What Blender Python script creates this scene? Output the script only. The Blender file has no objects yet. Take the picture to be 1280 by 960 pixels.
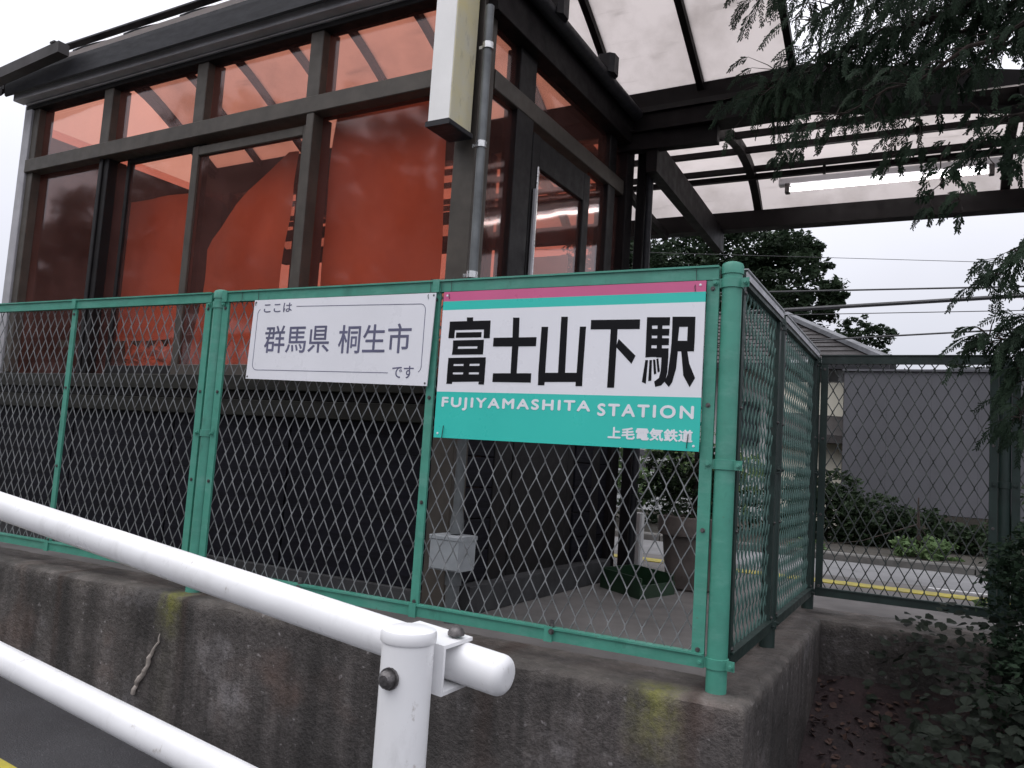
import bpy, math, random
from mathutils import Vector, Matrix
S = bpy.context.scene
COL = S.collection
R = math.radians

# ------------------------------------------------------------------ camera
cam_d = bpy.data.cameras.new('camera'); cam = bpy.data.objects.new('camera', cam_d); COL.objects.link(cam)
S.camera = cam
cam_d.sensor_width = 36; cam_d.lens = 36 * 1009.73 / 1280; cam_d.clip_start = .02; cam_d.clip_end = 600
yaw, pitch, roll = -.4877737, .0908478, .0650094
cy, sy, cp, sp = math.cos(yaw), math.sin(yaw), math.cos(pitch), math.sin(pitch)
fwd = Vector((sy * cp, cy * cp, sp)); rgt = Vector((cy, -sy, 0)); upv = rgt.cross(fwd)
cr, sr = math.cos(roll), math.sin(roll)
r2 = rgt * cr + upv * sr; u2 = -rgt * sr + upv * cr
M = Matrix((r2, u2, -fwd)).transposed().to_4x4(); M.translation = (.5335, -2.2124, .5819)
cam.matrix_world = M

# ------------------------------------------------------------------ sky, sun, exposure
W = bpy.data.worlds.new('World'); S.world = W; W.use_nodes = True
nt = W.node_tree; nt.nodes.clear()
sky = nt.nodes.new('ShaderNodeTexSky'); sky.sky_type = 'NISHITA'; sky.sun_disc = False
SUN_EL, SUN_AZ = R(58), R(215)
sky.sun_elevation = SUN_EL; sky.sun_rotation = SUN_AZ; sky.dust_density = 5; sky.air_density = 1.5
bw = nt.nodes.new('ShaderNodeRGBToBW')
tc = nt.nodes.new('ShaderNodeTexCoord'); sep = nt.nodes.new('ShaderNodeSeparateXYZ')
mr = nt.nodes.new('ShaderNodeMapRange'); mr.inputs[1].default_value = 0; mr.inputs[2].default_value = .75
mr.inputs[3].default_value = 0; mr.inputs[4].default_value = 1
ramp = nt.nodes.new('ShaderNodeMix'); ramp.data_type = 'RGBA'
ramp.inputs[6].default_value = (4.3, 4.5, 5.25, 1); ramp.inputs[7].default_value = (13.6, 13.6, 14.6, 1)
cl = nt.nodes.new('ShaderNodeTexNoise'); cl.inputs['Scale'].default_value = 2.2; cl.inputs['Detail'].default_value = 4
clr = nt.nodes.new('ShaderNodeMapRange'); clr.inputs[1].default_value = .3; clr.inputs[2].default_value = .7; clr.inputs[3].default_value = .93; clr.inputs[4].default_value = 1.06
mul = nt.nodes.new('ShaderNodeVectorMath'); mul.operation = 'SCALE'
mix = nt.nodes.new('ShaderNodeMix'); mix.data_type = 'RGBA'; mix.inputs[0].default_value = .88
bg = nt.nodes.new('ShaderNodeBackground'); bg.inputs[1].default_value = .1
out = nt.nodes.new('ShaderNodeOutputWorld')
L = nt.links.new
L(sky.outputs[0], bw.inputs[0]); L(tc.outputs['Generated'], sep.inputs[0]); L(sep.outputs[2], mr.inputs[0])
L(mr.outputs[0], ramp.inputs[0]); L(tc.outputs['Generated'], cl.inputs['Vector']); L(cl.outputs[0], clr.inputs[0])
L(ramp.outputs[2], mul.inputs[0]); L(clr.outputs[0], mul.inputs['Scale'])
L(bw.outputs[0], mix.inputs[6]); L(mul.outputs[0], mix.inputs[7]); L(mix.outputs[2], bg.inputs[0]); L(bg.outputs[0], out.inputs[0])
sd = bpy.data.lights.new('sun', 'SUN'); sd.energy = .5; sd.angle = R(50); sd.color = (1, .97, .93)
sun = bpy.data.objects.new('sun', sd); COL.objects.link(sun)
sdir = Vector((math.sin(SUN_AZ) * math.cos(SUN_EL), math.cos(SUN_AZ) * math.cos(SUN_EL), math.sin(SUN_EL)))
sun.rotation_euler = sdir.to_track_quat('Z', 'Y').to_euler()
S.view_settings.view_transform = 'Standard'; S.view_settings.look = 'None'; S.view_settings.gamma = 1
S.view_settings.use_curve_mapping = False; S.view_settings.exposure = 0.42
S.cycles.max_bounces = 10; S.cycles.transparent_max_bounces = 24

# ------------------------------------------------------------------ materials
def newmat(name):
    m = bpy.data.materials.new(name); m.use_nodes = True; n = m.node_tree
    for x in list(n.nodes):
        if x.type == 'BSDF_PRINCIPLED': b = x
    return m, n, b
def vec(n, kind='Object', scale=(1, 1, 1)):
    t = n.nodes.new('ShaderNodeTexCoord'); mp = n.nodes.new('ShaderNodeMapping'); mp.inputs['Scale'].default_value = scale
    if kind == 'World':
        g = n.nodes.new('ShaderNodeNewGeometry'); n.links.new(g.outputs['Position'], mp.inputs[0])
    else: n.links.new(t.outputs[kind], mp.inputs[0])
    return mp.outputs[0]
def noise(n, v, scale, detail=5, rough=.6):
    x = n.nodes.new('ShaderNodeTexNoise'); x.inputs['Scale'].default_value = scale; x.inputs['Detail'].default_value = detail
    x.inputs['Roughness'].default_value = rough; n.links.new(v, x.inputs['Vector']); return x.outputs[0]
def remap(n, s, a, b, c=0., d=1.):
    x = n.nodes.new('ShaderNodeMapRange'); n.links.new(s, x.inputs[0])
    for i, q in enumerate((a, b, c, d)): x.inputs[i + 1].default_value = q
    return x.outputs[0]
def cmix(n, f, a, b, mode='MIX'):
    x = n.nodes.new('ShaderNodeMix'); x.data_type = 'RGBA'; x.blend_type = mode
    if isinstance(f, (int, float)): x.inputs[0].default_value = f
    else: n.links.new(f, x.inputs[0])
    for i, q in ((6, a), (7, b)):
        if isinstance(q, tuple): x.inputs[i].default_value = (*q, 1)
        else: n.links.new(q, x.inputs[i])
    return x.outputs[2]
def bump(n, b, h, strength=.3, dist=.01):
    x = n.nodes.new('ShaderNodeBump'); x.inputs['Strength'].default_value = strength; x.inputs['Distance'].default_value = dist
    n.links.new(h, x.inputs['Height']); n.links.new(x.outputs[0], b.inputs['Normal'])
def simple(name, c, rough=.5, metal=0, var=.15, scale=8, c2=None, bmp=0, bscale=60, stretch=(1, 1, 1), spec=.5, kind='World'):
    m, n, b = newmat(name)
    c2 = c2 or tuple(q * (1 - 2.2 * var) for q in c)
    v = vec(n, kind, stretch); f = remap(n, noise(n, v, scale), .35, .68)
    n.links.new(cmix(n, f, c, c2), b.inputs['Base Color'])
    b.inputs['Metallic'].default_value = metal; b.inputs['Specular IOR Level'].default_value = spec
    n.links.new(remap(n, noise(n, v, scale * 2.3), .3, .7, rough - .08, min(1, rough + .12)), b.inputs['Roughness'])
    if bmp: bump(n, b, noise(n, v, bscale), bmp, .004)
    return m
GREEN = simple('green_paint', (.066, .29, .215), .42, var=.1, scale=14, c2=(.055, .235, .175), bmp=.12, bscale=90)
DGREEN = simple('shaded_green_paint', (.016, .035, .03), .5, var=.2, scale=10)  # the green paint again, with the shade on the side and rear runs in its colour
RAILTOP = simple('weathered_grey_sky_sheen', (.5, .5, .53), .45, var=.15, scale=12)  # weathered grey, kept pale to paint in the grazing sheen of the sky
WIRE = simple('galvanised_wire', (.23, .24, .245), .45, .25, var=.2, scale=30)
DWIRE = simple('backlit_wire', (.055, .065, .062), .5, .2, var=.2, scale=30)  # mesh wire with its backlit darkness put into the colour
WHITEP = simple('white_paint', (.82, .82, .83), .33, var=.04, scale=7, bmp=.03)
def grime(m, col, lo, hi, amt, scale=26, stretch=(1, 1, 1)):
    n = m.node_tree; b = [x for x in n.nodes if x.type == 'BSDF_PRINCIPLED'][0]; src = b.inputs['Base Color'].links[0].from_socket
    v = vec(n, 'World', stretch); f = remap(n, noise(n, v, scale, 8, .72), lo, hi, 0, amt); n.links.new(cmix(n, f, src, col), b.inputs['Base Color'])
grime(GREEN, (.10, .055, .03), .66, .72, .7, 40); grime(GREEN, (.16, .36, .30), .5, .75, .6, 5, (1, 1, 3)); grime(GREEN, (.03, .10, .08), .58, .75, .6, 11, (1, 1, .5))
grime(WHITEP, (.30, .25, .20), .62, .70, .65, 34, (1, 1, .6)); grime(WHITEP, (.42, .41, .40), .57, .72, .4, 9, (1, 1, .35)); grime(WHITEP, (.55, .54, .52), .55, .8, .5, 5)
BOLT = simple('bolt_steel', (.16, .15, .15), .45, .7, var=.25, scale=120, bmp=.3, bscale=200)
BRONZE = simple('bronze_frame', (.080, .068, .057), .45, .1, spec=.35, var=.16, scale=9, bmp=.05)
BRONZED = simple('shaded_bronze_frame', (.011, .0092, .0098), .5, 0, spec=.25, var=.2, scale=9)  # bronze frame colour darkened to stand for its shaded faces and recesses
BEAM = simple('dark_steel_beam', (.0085, .006, .0068), .6, 0, spec=.2, var=.2, scale=6, bmp=.1)
PANEL = simple('navy_panel', (.0085, .008, .0135), .65, 0, var=.3, scale=5, spec=.15, stretch=(1, 1, 12), bmp=.2, bscale=30)
GUTTER = simple('gutter_grey', (.026, .026, .031), .5, 0, spec=.3, var=.2, scale=7, stretch=(1, 4, 4))
SILVER = simple('anodised_rail', (.42, .41, .43), .4, .1, var=.12, scale=7)
PIPE = simple('grey_conduit', (.15, .16, .165), .45, .2, var=.2, scale=9)
BOXG = simple('pale_grey_plastic', (.36, .38, .40), .5, var=.12, scale=9)
CLAMP = simple('bright_steel', (.6, .6, .6), .25, .9, var=.1, scale=60)
INTER = simple('interior_dark', (.03, .02, .018), .7, var=.2)
FLOOR = simple('platform_concrete', (.17, .16, .155), .8, var=.18, scale=3, bmp=.25, bscale=120)
PLINTH = simple('plinth_concrete', (.045, .045, .048), .8, var=.25, scale=6, bmp=.3, bscale=80)
SIGNW = simple('sign_white', (.80, .80, .84), .3, var=.025, scale=3)
SIGNT = simple('sign_teal', (.035, .56, .47), .3, var=.05, scale=3, c2=(.03, .52, .44))
SIGNM = simple('sign_magenta', (.62, .12, .27), .3, var=.05, scale=3)
INK = simple('sign_black', (.006, .006, .008), .5, var=.1, scale=4, spec=.15)
SLATE = simple('sign_slate_ink', (.13, .13, .21), .4, var=.12, scale=10)
TIE = simple('tie_wire', (.035, .06, .055), .5, .4)
TERRA = simple('planter_brown', (.14, .115, .105), .75, var=.22, scale=9, bmp=.3)
TRAYG = simple('tray_green', (.018, .05, .024), .4, var=.2, scale=6)
SOIL = None
SILLM = simple('weathered_sill', (.022, .021, .017), .6, spec=.25, var=.3, scale=6, stretch=(.4, 1, 3))
CORR = simple('cladding_grey', (.095, .095, .108), .65, var=.12, scale=1.2, stretch=(1, 1, .6))
CREAM = simple('cream_wall', (.62, .59, .50), .8, var=.08, scale=2)
HWHITE = simple('house_white', (.55, .56, .57), .8, var=.1, scale=1.5)
ROOF = simple('roof_brown', (.04, .034, .034), .6, var=.25, scale=3, bmp=.2, bscale=20)
TILE = simple('roof_tile_grey', (.16, .165, .18), .55, var=.25, scale=4)
KERB = simple('kerb_concrete', (.17, .165, .155), .85, var=.2, scale=4, bmp=.3)
YELLOW = simple('yellow_paint', (.52, .44, .05), .7, var=.2, scale=9, c2=(.3, .26, .08))
PAVE = simple('pale_paving', (.22, .22, .225), .8, var=.12, scale=3)
CABLE = simple('cable_black', (.05, .05, .055), .5)
DRIP = simple('lime_drip', (.42, .37, .33), .8, var=.2, scale=40, bmp=.5)
BARK = simple('bark', (.045, .032, .026), .9, var=.35, scale=14, stretch=(1, 1, .3), bmp=.7, bscale=30)
CLOTH = simple('orange_red_sheet', (.80, .72, .66), .8, var=.1, scale=2.2, c2=(.66, .52, .48), stretch=(1, 1, .6))
PAPER = simple('crumpled_paper', (.75, .68, .66), .8, var=.2, scale=20)
HOUSEGLASS = simple('house_glass', (.05, .07, .08), .15, var=.2)
def leafmat(name, a, b, rough=.55, tr=.25):
    m, n, bs = newmat(name)
    v = vec(n, 'World'); f = remap(n, noise(n, v, 6, 3), .3, .7)
    f2 = remap(n, noise(n, v, 60, 2), .3, .7, .75, 1.2)
    c = cmix(n, f, a, b)
    x = n.nodes.new('ShaderNodeVectorMath'); x.operation = 'SCALE'; n.links.new(c, x.inputs[0]); n.links.new(f2, x.inputs['Scale'])
    n.links.new(x.outputs[0], bs.inputs['Base Color']); bs.inputs['Roughness'].default_value = rough; bs.inputs['Specular IOR Level'].default_value = .12
    t = n.nodes.new('ShaderNodeBsdfTranslucent'); n.links.new(x.outputs[0], t.inputs[0])
    ms = n.nodes.new('ShaderNodeMixShader'); ms.inputs[0].default_value = tr
    n.links.new(bs.outputs[0], ms.inputs[1]); n.links.new(t.outputs[0], ms.inputs[2])
    o = [q for q in n.nodes if q.type == 'OUTPUT_MATERIAL'][0]; n.links.new(ms.outputs[0], o.inputs[0]); return m
LCEDAR = leafmat('cedar_leaf', (.012, .022, .014), (.032, .056, .032))
LTREE = leafmat('broad_leaf', (.016, .028, .018), (.038, .060, .030))
LPALE = leafmat('pale_leaf', (.10, .17, .07), (.17, .24, .11))
LSHRUB = leafmat('shrub_leaf', (.014, .025, .014), (.034, .054, .025))
LIVY = leafmat('ivy_leaf', (.013, .018, .014), (.030, .038, .028), .6)
def concrete():
    m, n, b = newmat('stained_concrete')
    v = vec(n, 'World'); vs = vec(n, 'World', (5, 5, .55))
    base = cmix(n, remap(n, noise(n, v, 2.6, 8, .65), .38, .64), (.034, .029, .026), (.135, .118, .112))
    base = cmix(n, remap(n, noise(n, vs, 1.6, 6, .7), .42, .60, 0, .9), base, (.027, .022, .020))
    base = cmix(n, remap(n, noise(n, v, 5.5, 6, .6), .55, .72, 0, .6), base, (.235, .22, .225))
    base = cmix(n, remap(n, noise(n, v, 70, 3, .6), .62, .72, 0, .75), base, (.021, .018, .018))
    base = cmix(n, remap(n, noise(n, v, 45, 2, .5), .66, .74, 0, .6), base, (.32, .30, .30))
    base = cmix(n, remap(n, noise(n, v, 28, 8, .8), .40, .50, .75, 0), base, (.028, .023, .021))
    base = cmix(n, remap(n, noise(n, v, 120, 4, .7), .35, .65, 0, .22), base, (.17, .155, .15))
    base = cmix(n, remap(n, noise(n, v, 3.3, 3, .5), .56, .7, 0, .45), base, (.085, .048, .035))
    g = n.nodes.new('ShaderNodeNewGeometry'); s = n.nodes.new('ShaderNodeSeparateXYZ'); n.links.new(g.outputs['Position'], s.inputs[0])
    def mth(op, a, b_=None):
        x = n.nodes.new('ShaderNodeMath'); x.operation = op
        for i, q in enumerate((a, b_)):
            if q is None: continue
            if isinstance(q, (int, float)): x.inputs[i].default_value = q
            else: n.links.new(q, x.inputs[i])
        return x.outputs[0]
    # moss and worn edge near the top
    wob = noise(n, v, 14, 4, .6)
    topm = mth('ADD', s.outputs[2], mth('MULTIPLY', mth('SUBTRACT', wob, .5), .07))
    edge = remap(n, topm, -.045, -.004, 0, .5)
    base = cmix(n, edge, base, (.12, .105, .092))
    tot = None
    for cx, w, top, bot, k in ((-1.955, .055, 0, -.17, .95), (-.115, .065, .01, -.2, .8)):
        dx = mth('ABSOLUTE', mth('SUBTRACT', mth('ADD', s.outputs[0], mth('MULTIPLY', mth('SUBTRACT', noise(n, v, 7, 6, .75), .5), .16)), cx))
        a = remap(n, dx, w * .1, w * 1.5, 1, 0); h = remap(n, s.outputs[2], bot, -.01, .05, k)
        fl = remap(n, s.outputs[1], -.04, .02, 1, 0)
        q = mth('MULTIPLY', mth('MULTIPLY', a, h), fl); tot = q if tot is None else mth('ADD', tot, q)
    tot = mth('MULTIPLY', tot, remap(n, noise(n, v, 24, 7, .8), .36, .56, .12, 1.1)); x_ = n.nodes.new('ShaderNodeClamp'); n.links.new(tot, x_.inputs[0])
    base = cmix(n, x_.outputs[0], base, (.165, .165, .035))
    # brown runs beside the moss
    for cx, w in ((-1.985 + .11, .018), (-.015, .02), (-.62, .03), (-2.6, .02)):
        dx = mth('ABSOLUTE', mth('SUBTRACT', mth('ADD', s.outputs[0], mth('MULTIPLY', mth('SUBTRACT', noise(n, vs, 3, 3), .5), .05)), cx))
        a = mth('MULTIPLY', remap(n, dx, w * .4, w * 1.6, .6, 0), remap(n, s.outputs[2], -.5, -.05, 0, 1))
        base = cmix(n, a, base, (.045, .025, .018))
    sc_ = n.nodes.new('ShaderNodeVectorMath'); sc_.operation = 'SCALE'; n.links.new(base, sc_.inputs[0]); n.links.new(mth('MULTIPLY', remap(n, noise(n, vec(n, 'World', (7, 7, .9)), 1.1, 5, .65), .38, .62, .55, 1.25), remap(n, noise(n, v, 1.7, 5, .6), .35, .65, .75, 1.3)), sc_.inputs['Scale']); base = sc_.outputs[0]
    n.links.new(base, b.inputs['Base Color'])
    n.links.new(remap(n, noise(n, v, 9), .3, .7, .6, .9), b.inputs['Roughness'])
    h = mth('ADD', mth('MULTIPLY', noise(n, v, 60, 5, .7), 1.0), mth('MULTIPLY', noise(n, v, 9, 4, .6), 1.4))
    bump(n, b, h, .9, .010)
    return m
CONC = concrete()
def ground_m(name, a, b_, sc, rough, bscale, bstr, rmin=None):
    m, n, b = newmat(name); v = vec(n, 'World')
    c = cmix(n, remap(n, noise(n, v, sc, 7, .65), .35, .68), a, b_)
    c = cmix(n, remap(n, noise(n, v, 130, 2), .6, .75, 0, .55), c, tuple(min(1, q * 3.2) for q in b_))
    n.links.new(c, b.inputs['Base Color'])
    n.links.new(remap(n, noise(n, v, sc * 1.4), .35, .65, rmin or rough - .2, rough), b.inputs['Roughness'])
    bump(n, b, noise(n, v, bscale, 4, .7), bstr, .006); return m
ASPH = ground_m('wet_asphalt', (.038, .037, .04), (.055, .054, .058), 1.8, .62, 160, .5, .34)
SOIL = ground_m('leaf_litter_soil', (.010, .006, .0065), (.026, .013, .014), 5, .95, 40, 1.0)
BED = ground_m('earth', (.025, .022, .018), (.05, .043, .032), 2, .95, 30, .9)
def glass(name, tint, k=1.0, film=0.0, filmc=(.5, .1, .07)):
    m, n, b = newmat(name); n.nodes.remove(b)
    o = [q for q in n.nodes if q.type == 'OUTPUT_MATERIAL'][0]
    t = n.nodes.new('ShaderNodeBsdfTransparent'); t.inputs[0].default_value = (*tint, 1)
    g = n.nodes.new('ShaderNodeBsdfGlossy'); g.inputs['Roughness'].default_value = .055; g.inputs[0].default_value = (.95, .93, .95, 1)
    bp = n.nodes.new('ShaderNodeBump'); bp.inputs['Strength'].default_value = .09; bp.inputs['Distance'].default_value = .02
    n.links.new(noise(n, vec(n, 'World'), 2.2, 2), bp.inputs['Height']); n.links.new(bp.outputs[0], g.inputs['Normal'])
    lw = n.nodes.new('ShaderNodeLayerWeight'); lw.inputs[0].default_value = .5
    pw = n.nodes.new('ShaderNodeMath'); pw.operation = 'POWER'; n.links.new(lw.outputs['Facing'], pw.inputs[0]); pw.inputs[1].default_value = 4.2
    mm = n.nodes.new('ShaderNodeMath'); mm.operation = 'MULTIPLY_ADD'; mm.use_clamp = True; n.links.new(pw.outputs[0], mm.inputs[0]); mm.inputs[1].default_value = .95; mm.inputs[2].default_value = .04
    # dusty film on the pane
    d = n.nodes.new('ShaderNodeBsdfDiffuse'); d.inputs[0].default_value = (*filmc, 1)
    md = n.nodes.new('ShaderNodeMixShader'); n.links.new(remap(n, noise(n, vec(n, 'World'), 3.5, 5), .35, .75, film * .5, film * 1.5), md.inputs[0])
    n.links.new(t.outputs[0], md.inputs[1]); n.links.new(d.outputs[0], md.inputs[2])
    ms = n.nodes.new('ShaderNodeMixShader'); n.links.new(mm.outputs[0], ms.inputs[0]); n.links.new(md.outputs[0], ms.inputs[1]); n.links.new(g.outputs[0], ms.inputs[2])
    n.links.new(ms.outputs[0], o.inputs[0]); return m
GLASS = glass('red_tinted_glass', (.86, .555, .455), 1.0, .07, (.45, .27, .26))
GLASSB = glass('rear_glass', (.93, .74, .70), 1.0, .03)
def polycarb():
    m, n, b = newmat('milky_roof_sheet'); n.nodes.remove(b)
    o = [q for q in n.nodes if q.type == 'OUTPUT_MATERIAL'][0]; v = vec(n, 'World')
    c = cmix(n, remap(n, noise(n, v, 2.5, 6, .7), .45, .75), (.76, .722, .705), (.60, .565, .545))
    c = cmix(n, remap(n, noise(n, vec(n, 'World', (1.5, 9, 9)), 1.4, 5), .6, .75, 0, .5), c, (.40, .38, .36))
    t = n.nodes.new('ShaderNodeBsdfTranslucent'); n.links.new(c, t.inputs[0])
    d = n.nodes.new('ShaderNodeBsdfDiffuse'); d.inputs[0].default_value = (.62, .60, .60, 1)
    ms = n.nodes.new('ShaderNodeMixShader'); ms.inputs[0].default_value = .12
    n.links.new(t.outputs[0], ms.inputs[1]); n.links.new(d.outputs[0], ms.inputs[2]); n.links.new(ms.outputs[0], o.inputs[0]); return m
POLY = polycarb()
def lightbox(name, a, b_):
    m, n, b = newmat(name); v = vec(n, 'World', (1, 1, 1))
    s = n.nodes.new('ShaderNodeSeparateXYZ'); g = n.nodes.new('ShaderNodeNewGeometry'); n.links.new(g.outputs['Position'], s.inputs[0])
    c = cmix(n, remap(n, noise(n, v, 7, 6, .65), .35, .7), a, b_)
    c = cmix(n, remap(n, noise(n, vec(n, 'World', (2, 2, .8)), 16, 5, .7), .58, .75, 0, .6), c, (.25, .23, .17))
    n.links.new(c, b.inputs['Base Color']); b.inputs['Roughness'].default_value = .4; return m
LBW = simple('lightbox_white', (.86, .85, .83), .35, var=.04, scale=5)
LBY = lightbox('lightbox_yellowed', (.66, .58, .30), (.60, .57, .45))
def emis(name, c, s):
    m, n, b = newmat(name); b.inputs['Emission Color'].default_value = (*c, 1); b.inputs['Emission Strength'].default_value = s; return m
TUBE = emis('tube_glow', (1, .97, .96), 7)

# ------------------------------------------------------------------ mesh helper
class MB:
    def __init__(s): s.v = []; s.f = []
    def add(s, vs, fs):
        k = len(s.v); s.v += [tuple(q) for q in vs]; s.f += [tuple(i + k for i in f) for f in fs]; return s
    def box(s, a, b):
        (x0, y0, z0), (x1, y1, z1) = a, b
        vs = [(x, y, z) for z in (z0, z1) for y in (y0, y1) for x in (x0, x1)]
        return s.add(vs, [(0, 2, 3, 1), (4, 5, 7, 6), (0, 1, 5, 4), (2, 6, 7, 3), (0, 4, 6, 2), (1, 3, 7, 5)])
    def bbox(s, a, b, r=.003):
        "box with chamfered long edges"
        a = Vector(a); b = Vector(b); d = [b[i] - a[i] for i in range(3)]; ax = d.index(max(d)); o = [i for i in range(3) if i != ax]
        r = min(r, d[o[0]] * .4, d[o[1]] * .4); u0, u1, w0, w1 = a[o[0]], b[o[0]], a[o[1]], b[o[1]]
        ring = [(u0 + r, w0), (u1 - r, w0), (u1, w0 + r), (u1, w1 - r), (u1 - r, w1), (u0 + r, w1), (u0, w1 - r), (u0, w0 + r)]
        vs = []
        for e in (a[ax], b[ax]):
            for p in ring:
                q = [0, 0, 0]; q[ax] = e; q[o[0]] = p[0]; q[o[1]] = p[1]; vs.append(q)
        fs = [(i, (i + 1) % 8, 8 + (i + 1) % 8, 8 + i) for i in range(8)] + [tuple(range(7, -1, -1)), tuple(range(8, 16))]
        return s.add(vs, fs)
    def beam(s, p, q, w, h, up=(0, 0, 1)):
        "bar from p to q, centred, w wide, h high"
        p = Vector(p); q = Vector(q); d = (q - p).normalized(); up = Vector(up); sd = d.cross(up).normalized(); u = sd.cross(d)
        vs = [e + sd * (a * w / 2) + u * (b * h / 2) for e in (p, q) for a, b in ((-1, -1), (1, -1), (1, 1), (-1, 1))]
        return s.add(vs, [(0, 1, 5, 4), (1, 2, 6, 5), (2, 3, 7, 6), (3, 0, 4, 7), (3, 2, 1, 0), (4, 5, 6, 7)])
    def tube(s, pts, r, n=10, caps=True):
        pts = [Vector(p) for p in pts]; k = len(s.v); m = len(pts)
        rs = r if isinstance(r, (list, tuple)) else [r] * m
        ref = Vector((0, 0, 1)); d0 = (pts[1] - pts[0]).normalized()
        if abs(d0.dot(ref)) > .9: ref = Vector((1, 0, 0))
        for i, p in enumerate(pts):
            d = (pts[min(i + 1, m - 1)] - pts[max(i - 1, 0)]).normalized(); a = d.cross(ref).normalized(); b = a.cross(d)
            for j in range(n):
                t = 2 * math.pi * j / n; s.v.append(tuple(p + (a * math.cos(t) + b * math.sin(t)) * rs[i]))
        for i in range(m - 1):
            for j in range(n):
                s.f.append((k + i * n + j, k + i * n + (j + 1) % n, k + (i + 1) * n + (j + 1) % n, k + (i + 1) * n + j))
        if caps: s.f.append(tuple(k + j for j in range(n - 1, -1, -1))); s.f.append(tuple(k + (m - 1) * n + j for j in range(n)))
        return s
    def lathe(s, c, prof, n=24):
        "profile of (radius, z) round the vertical through c"
        k = len(s.v); m = len(prof)
        for r, z in prof:
            for j in range(n):
                t = 2 * math.pi * j / n; s.v.append((c[0] + r * math.cos(t), c[1] + r * math.sin(t), c[2] + z))
        for i in range(m - 1):
            for j in range(n): s.f.append((k + i * n + j, k + i * n + (j + 1) % n, k + (i + 1) * n + (j + 1) % n, k + (i + 1) * n + j))
        s.f.append(tuple(k + j for j in range(n - 1, -1, -1))); s.f.append(tuple(k + (m - 1) * n + j for j in range(n))); return s
def setp(o, label=None, cat=None, group=None, kind=None):
    for a, b in (('label', label), ('category', cat), ('group', group), ('kind', kind)):
        if b: o[a] = b
    return o
XF = {}
def obj(name, mb, mat, parent=None, smooth=False, local=False, kind=None, label=None):
    me = bpy.data.meshes.new(name); vs = mb.v
    if parent is not None and not local:
        inv = XF[parent.name].inverted(); vs = [tuple(inv @ Vector(q)) for q in vs]
    me.from_pydata(vs, [], mb.f); me.materials.append(mat)
    if smooth: me.polygons.foreach_set('use_smooth', [True] * len(me.polygons))
    me.update(); o = bpy.data.objects.new(name, me); COL.objects.link(o); o.parent = parent
    if kind: o['kind'] = kind
    if label: o['label'] = label
    XF[o.name] = XF[parent.name] if parent is not None else Matrix.Identity(4)
    if smooth:
        md = o.modifiers.new('edges', 'EDGE_SPLIT'); md.split_angle = R(38)
    return o
def thing(name, loc, label, cat, group=None, rz=0):
    o = bpy.data.objects.new(name, None); COL.objects.link(o); o.location = loc; o.rotation_euler = (0, 0, rz); o.empty_display_size = .1
    setp(o, label, cat, group); XF[o.name] = Matrix.Translation(loc) @ Matrix.Rotation(rz, 4, 'Z'); return o
def solo(name, mb, mat, label, cat, group=None, smooth=False):
    return setp(obj(name, mb, mat, None, smooth), label, cat, group)
def struct(name, mb, mat, smooth=False): return obj(name, mb, mat, None, smooth, kind='structure')
def bolt_mb(mb, p, d, r=.006, h=.005, n=6):
    p = Vector(p); d = Vector(d).normalized()
    return mb.tube([p, p + d * h * .35, p + d * h * .36, p + d * h], [r * 1.5, r * 1.5, r, r * .9], 8)
def part(name, parent):
    "an Empty standing for a part that is made of several pieces"
    o = bpy.data.objects.new(name, None); COL.objects.link(o); o.parent = parent; o.empty_display_size = .05; XF[o.name] = XF[parent.name]; return o
def split_loose(gap=.0015):
    "every separate piece of a mesh becomes an object of its own"
    for o in [q for q in COL.objects if q.type == 'MESH' and q.get('kind') != 'stuff']:
        me = o.data; n = len(me.vertices)
        if n > 3000 and not o.name.startswith('lettering'): continue
        par = list(range(n))
        def find(a):
            while par[a] != a: par[a] = par[par[a]]; a = par[a]
            return a
        for e in me.edges:
            a, b = find(e.vertices[0]), find(e.vertices[1])
            if a != b: par[a] = b
        comp = {}
        for v in me.vertices: comp.setdefault(find(v.index), []).append(v.index)
        if len(comp) < 2: continue
        bb = []
        for c in comp.values():
            P_ = [me.vertices[i].co for i in c]; bb.append(([min(p[k] for p in P_) for k in range(3)], [max(p[k] for p in P_) for k in range(3)], c))
        m_ = len(bb); cl_ = list(range(m_))
        cuts = o.get('cuts')
        if cuts is not None:
            cs = list(cuts)
            for i, b in enumerate(bb): cx = (b[0][0] + b[1][0]) / 2; cl_[i] = sum(1 for q in cs if cx > q)
            del o['cuts']
        else:
            ch = True
            while ch:
                ch = False
                for i in range(m_):
                    for j in range(i):
                        if cl_[i] != cl_[j] and all(bb[i][0][k] <= bb[j][1][k] + gap and bb[j][0][k] <= bb[i][1][k] + gap for k in range(3)):
                            a, b = cl_[i], cl_[j]; cl_ = [min(a, b) if q in (a, b) else q for q in cl_]; ch = True
        ids = sorted(set(cl_))
        if len(ids) < 2: continue
        vg = {}
        for q, b in zip(cl_, bb):
            for i in b[2]: vg[i] = q
        sm = me.polygons[0].use_smooth
        for num, q in enumerate(ids):
            vi = [i for i in range(n) if vg[i] == q]; mp = {i: k for k, i in enumerate(vi)}
            nm = bpy.data.meshes.new(me.name); nm.from_pydata([tuple(me.vertices[i].co) for i in vi], [], [tuple(mp[i] for i in p.vertices) for p in me.polygons if vg[p.vertices[0]] == q])
            nm.materials.append(me.materials[0])
            if sm: nm.polygons.foreach_set('use_smooth', [True] * len(nm.polygons))
            nm.update()
            if num == 0: first = nm
            else: c = o.copy(); c.data = nm; COL.objects.link(c)
        o.data = first
def lerp(tab, x):
    for (a, fa), (b, fb) in zip(tab, tab[1:]):
        if x <= b: return fa + (fb - fa) * (x - a) / (b - a)
    return tab[-1][1]

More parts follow.
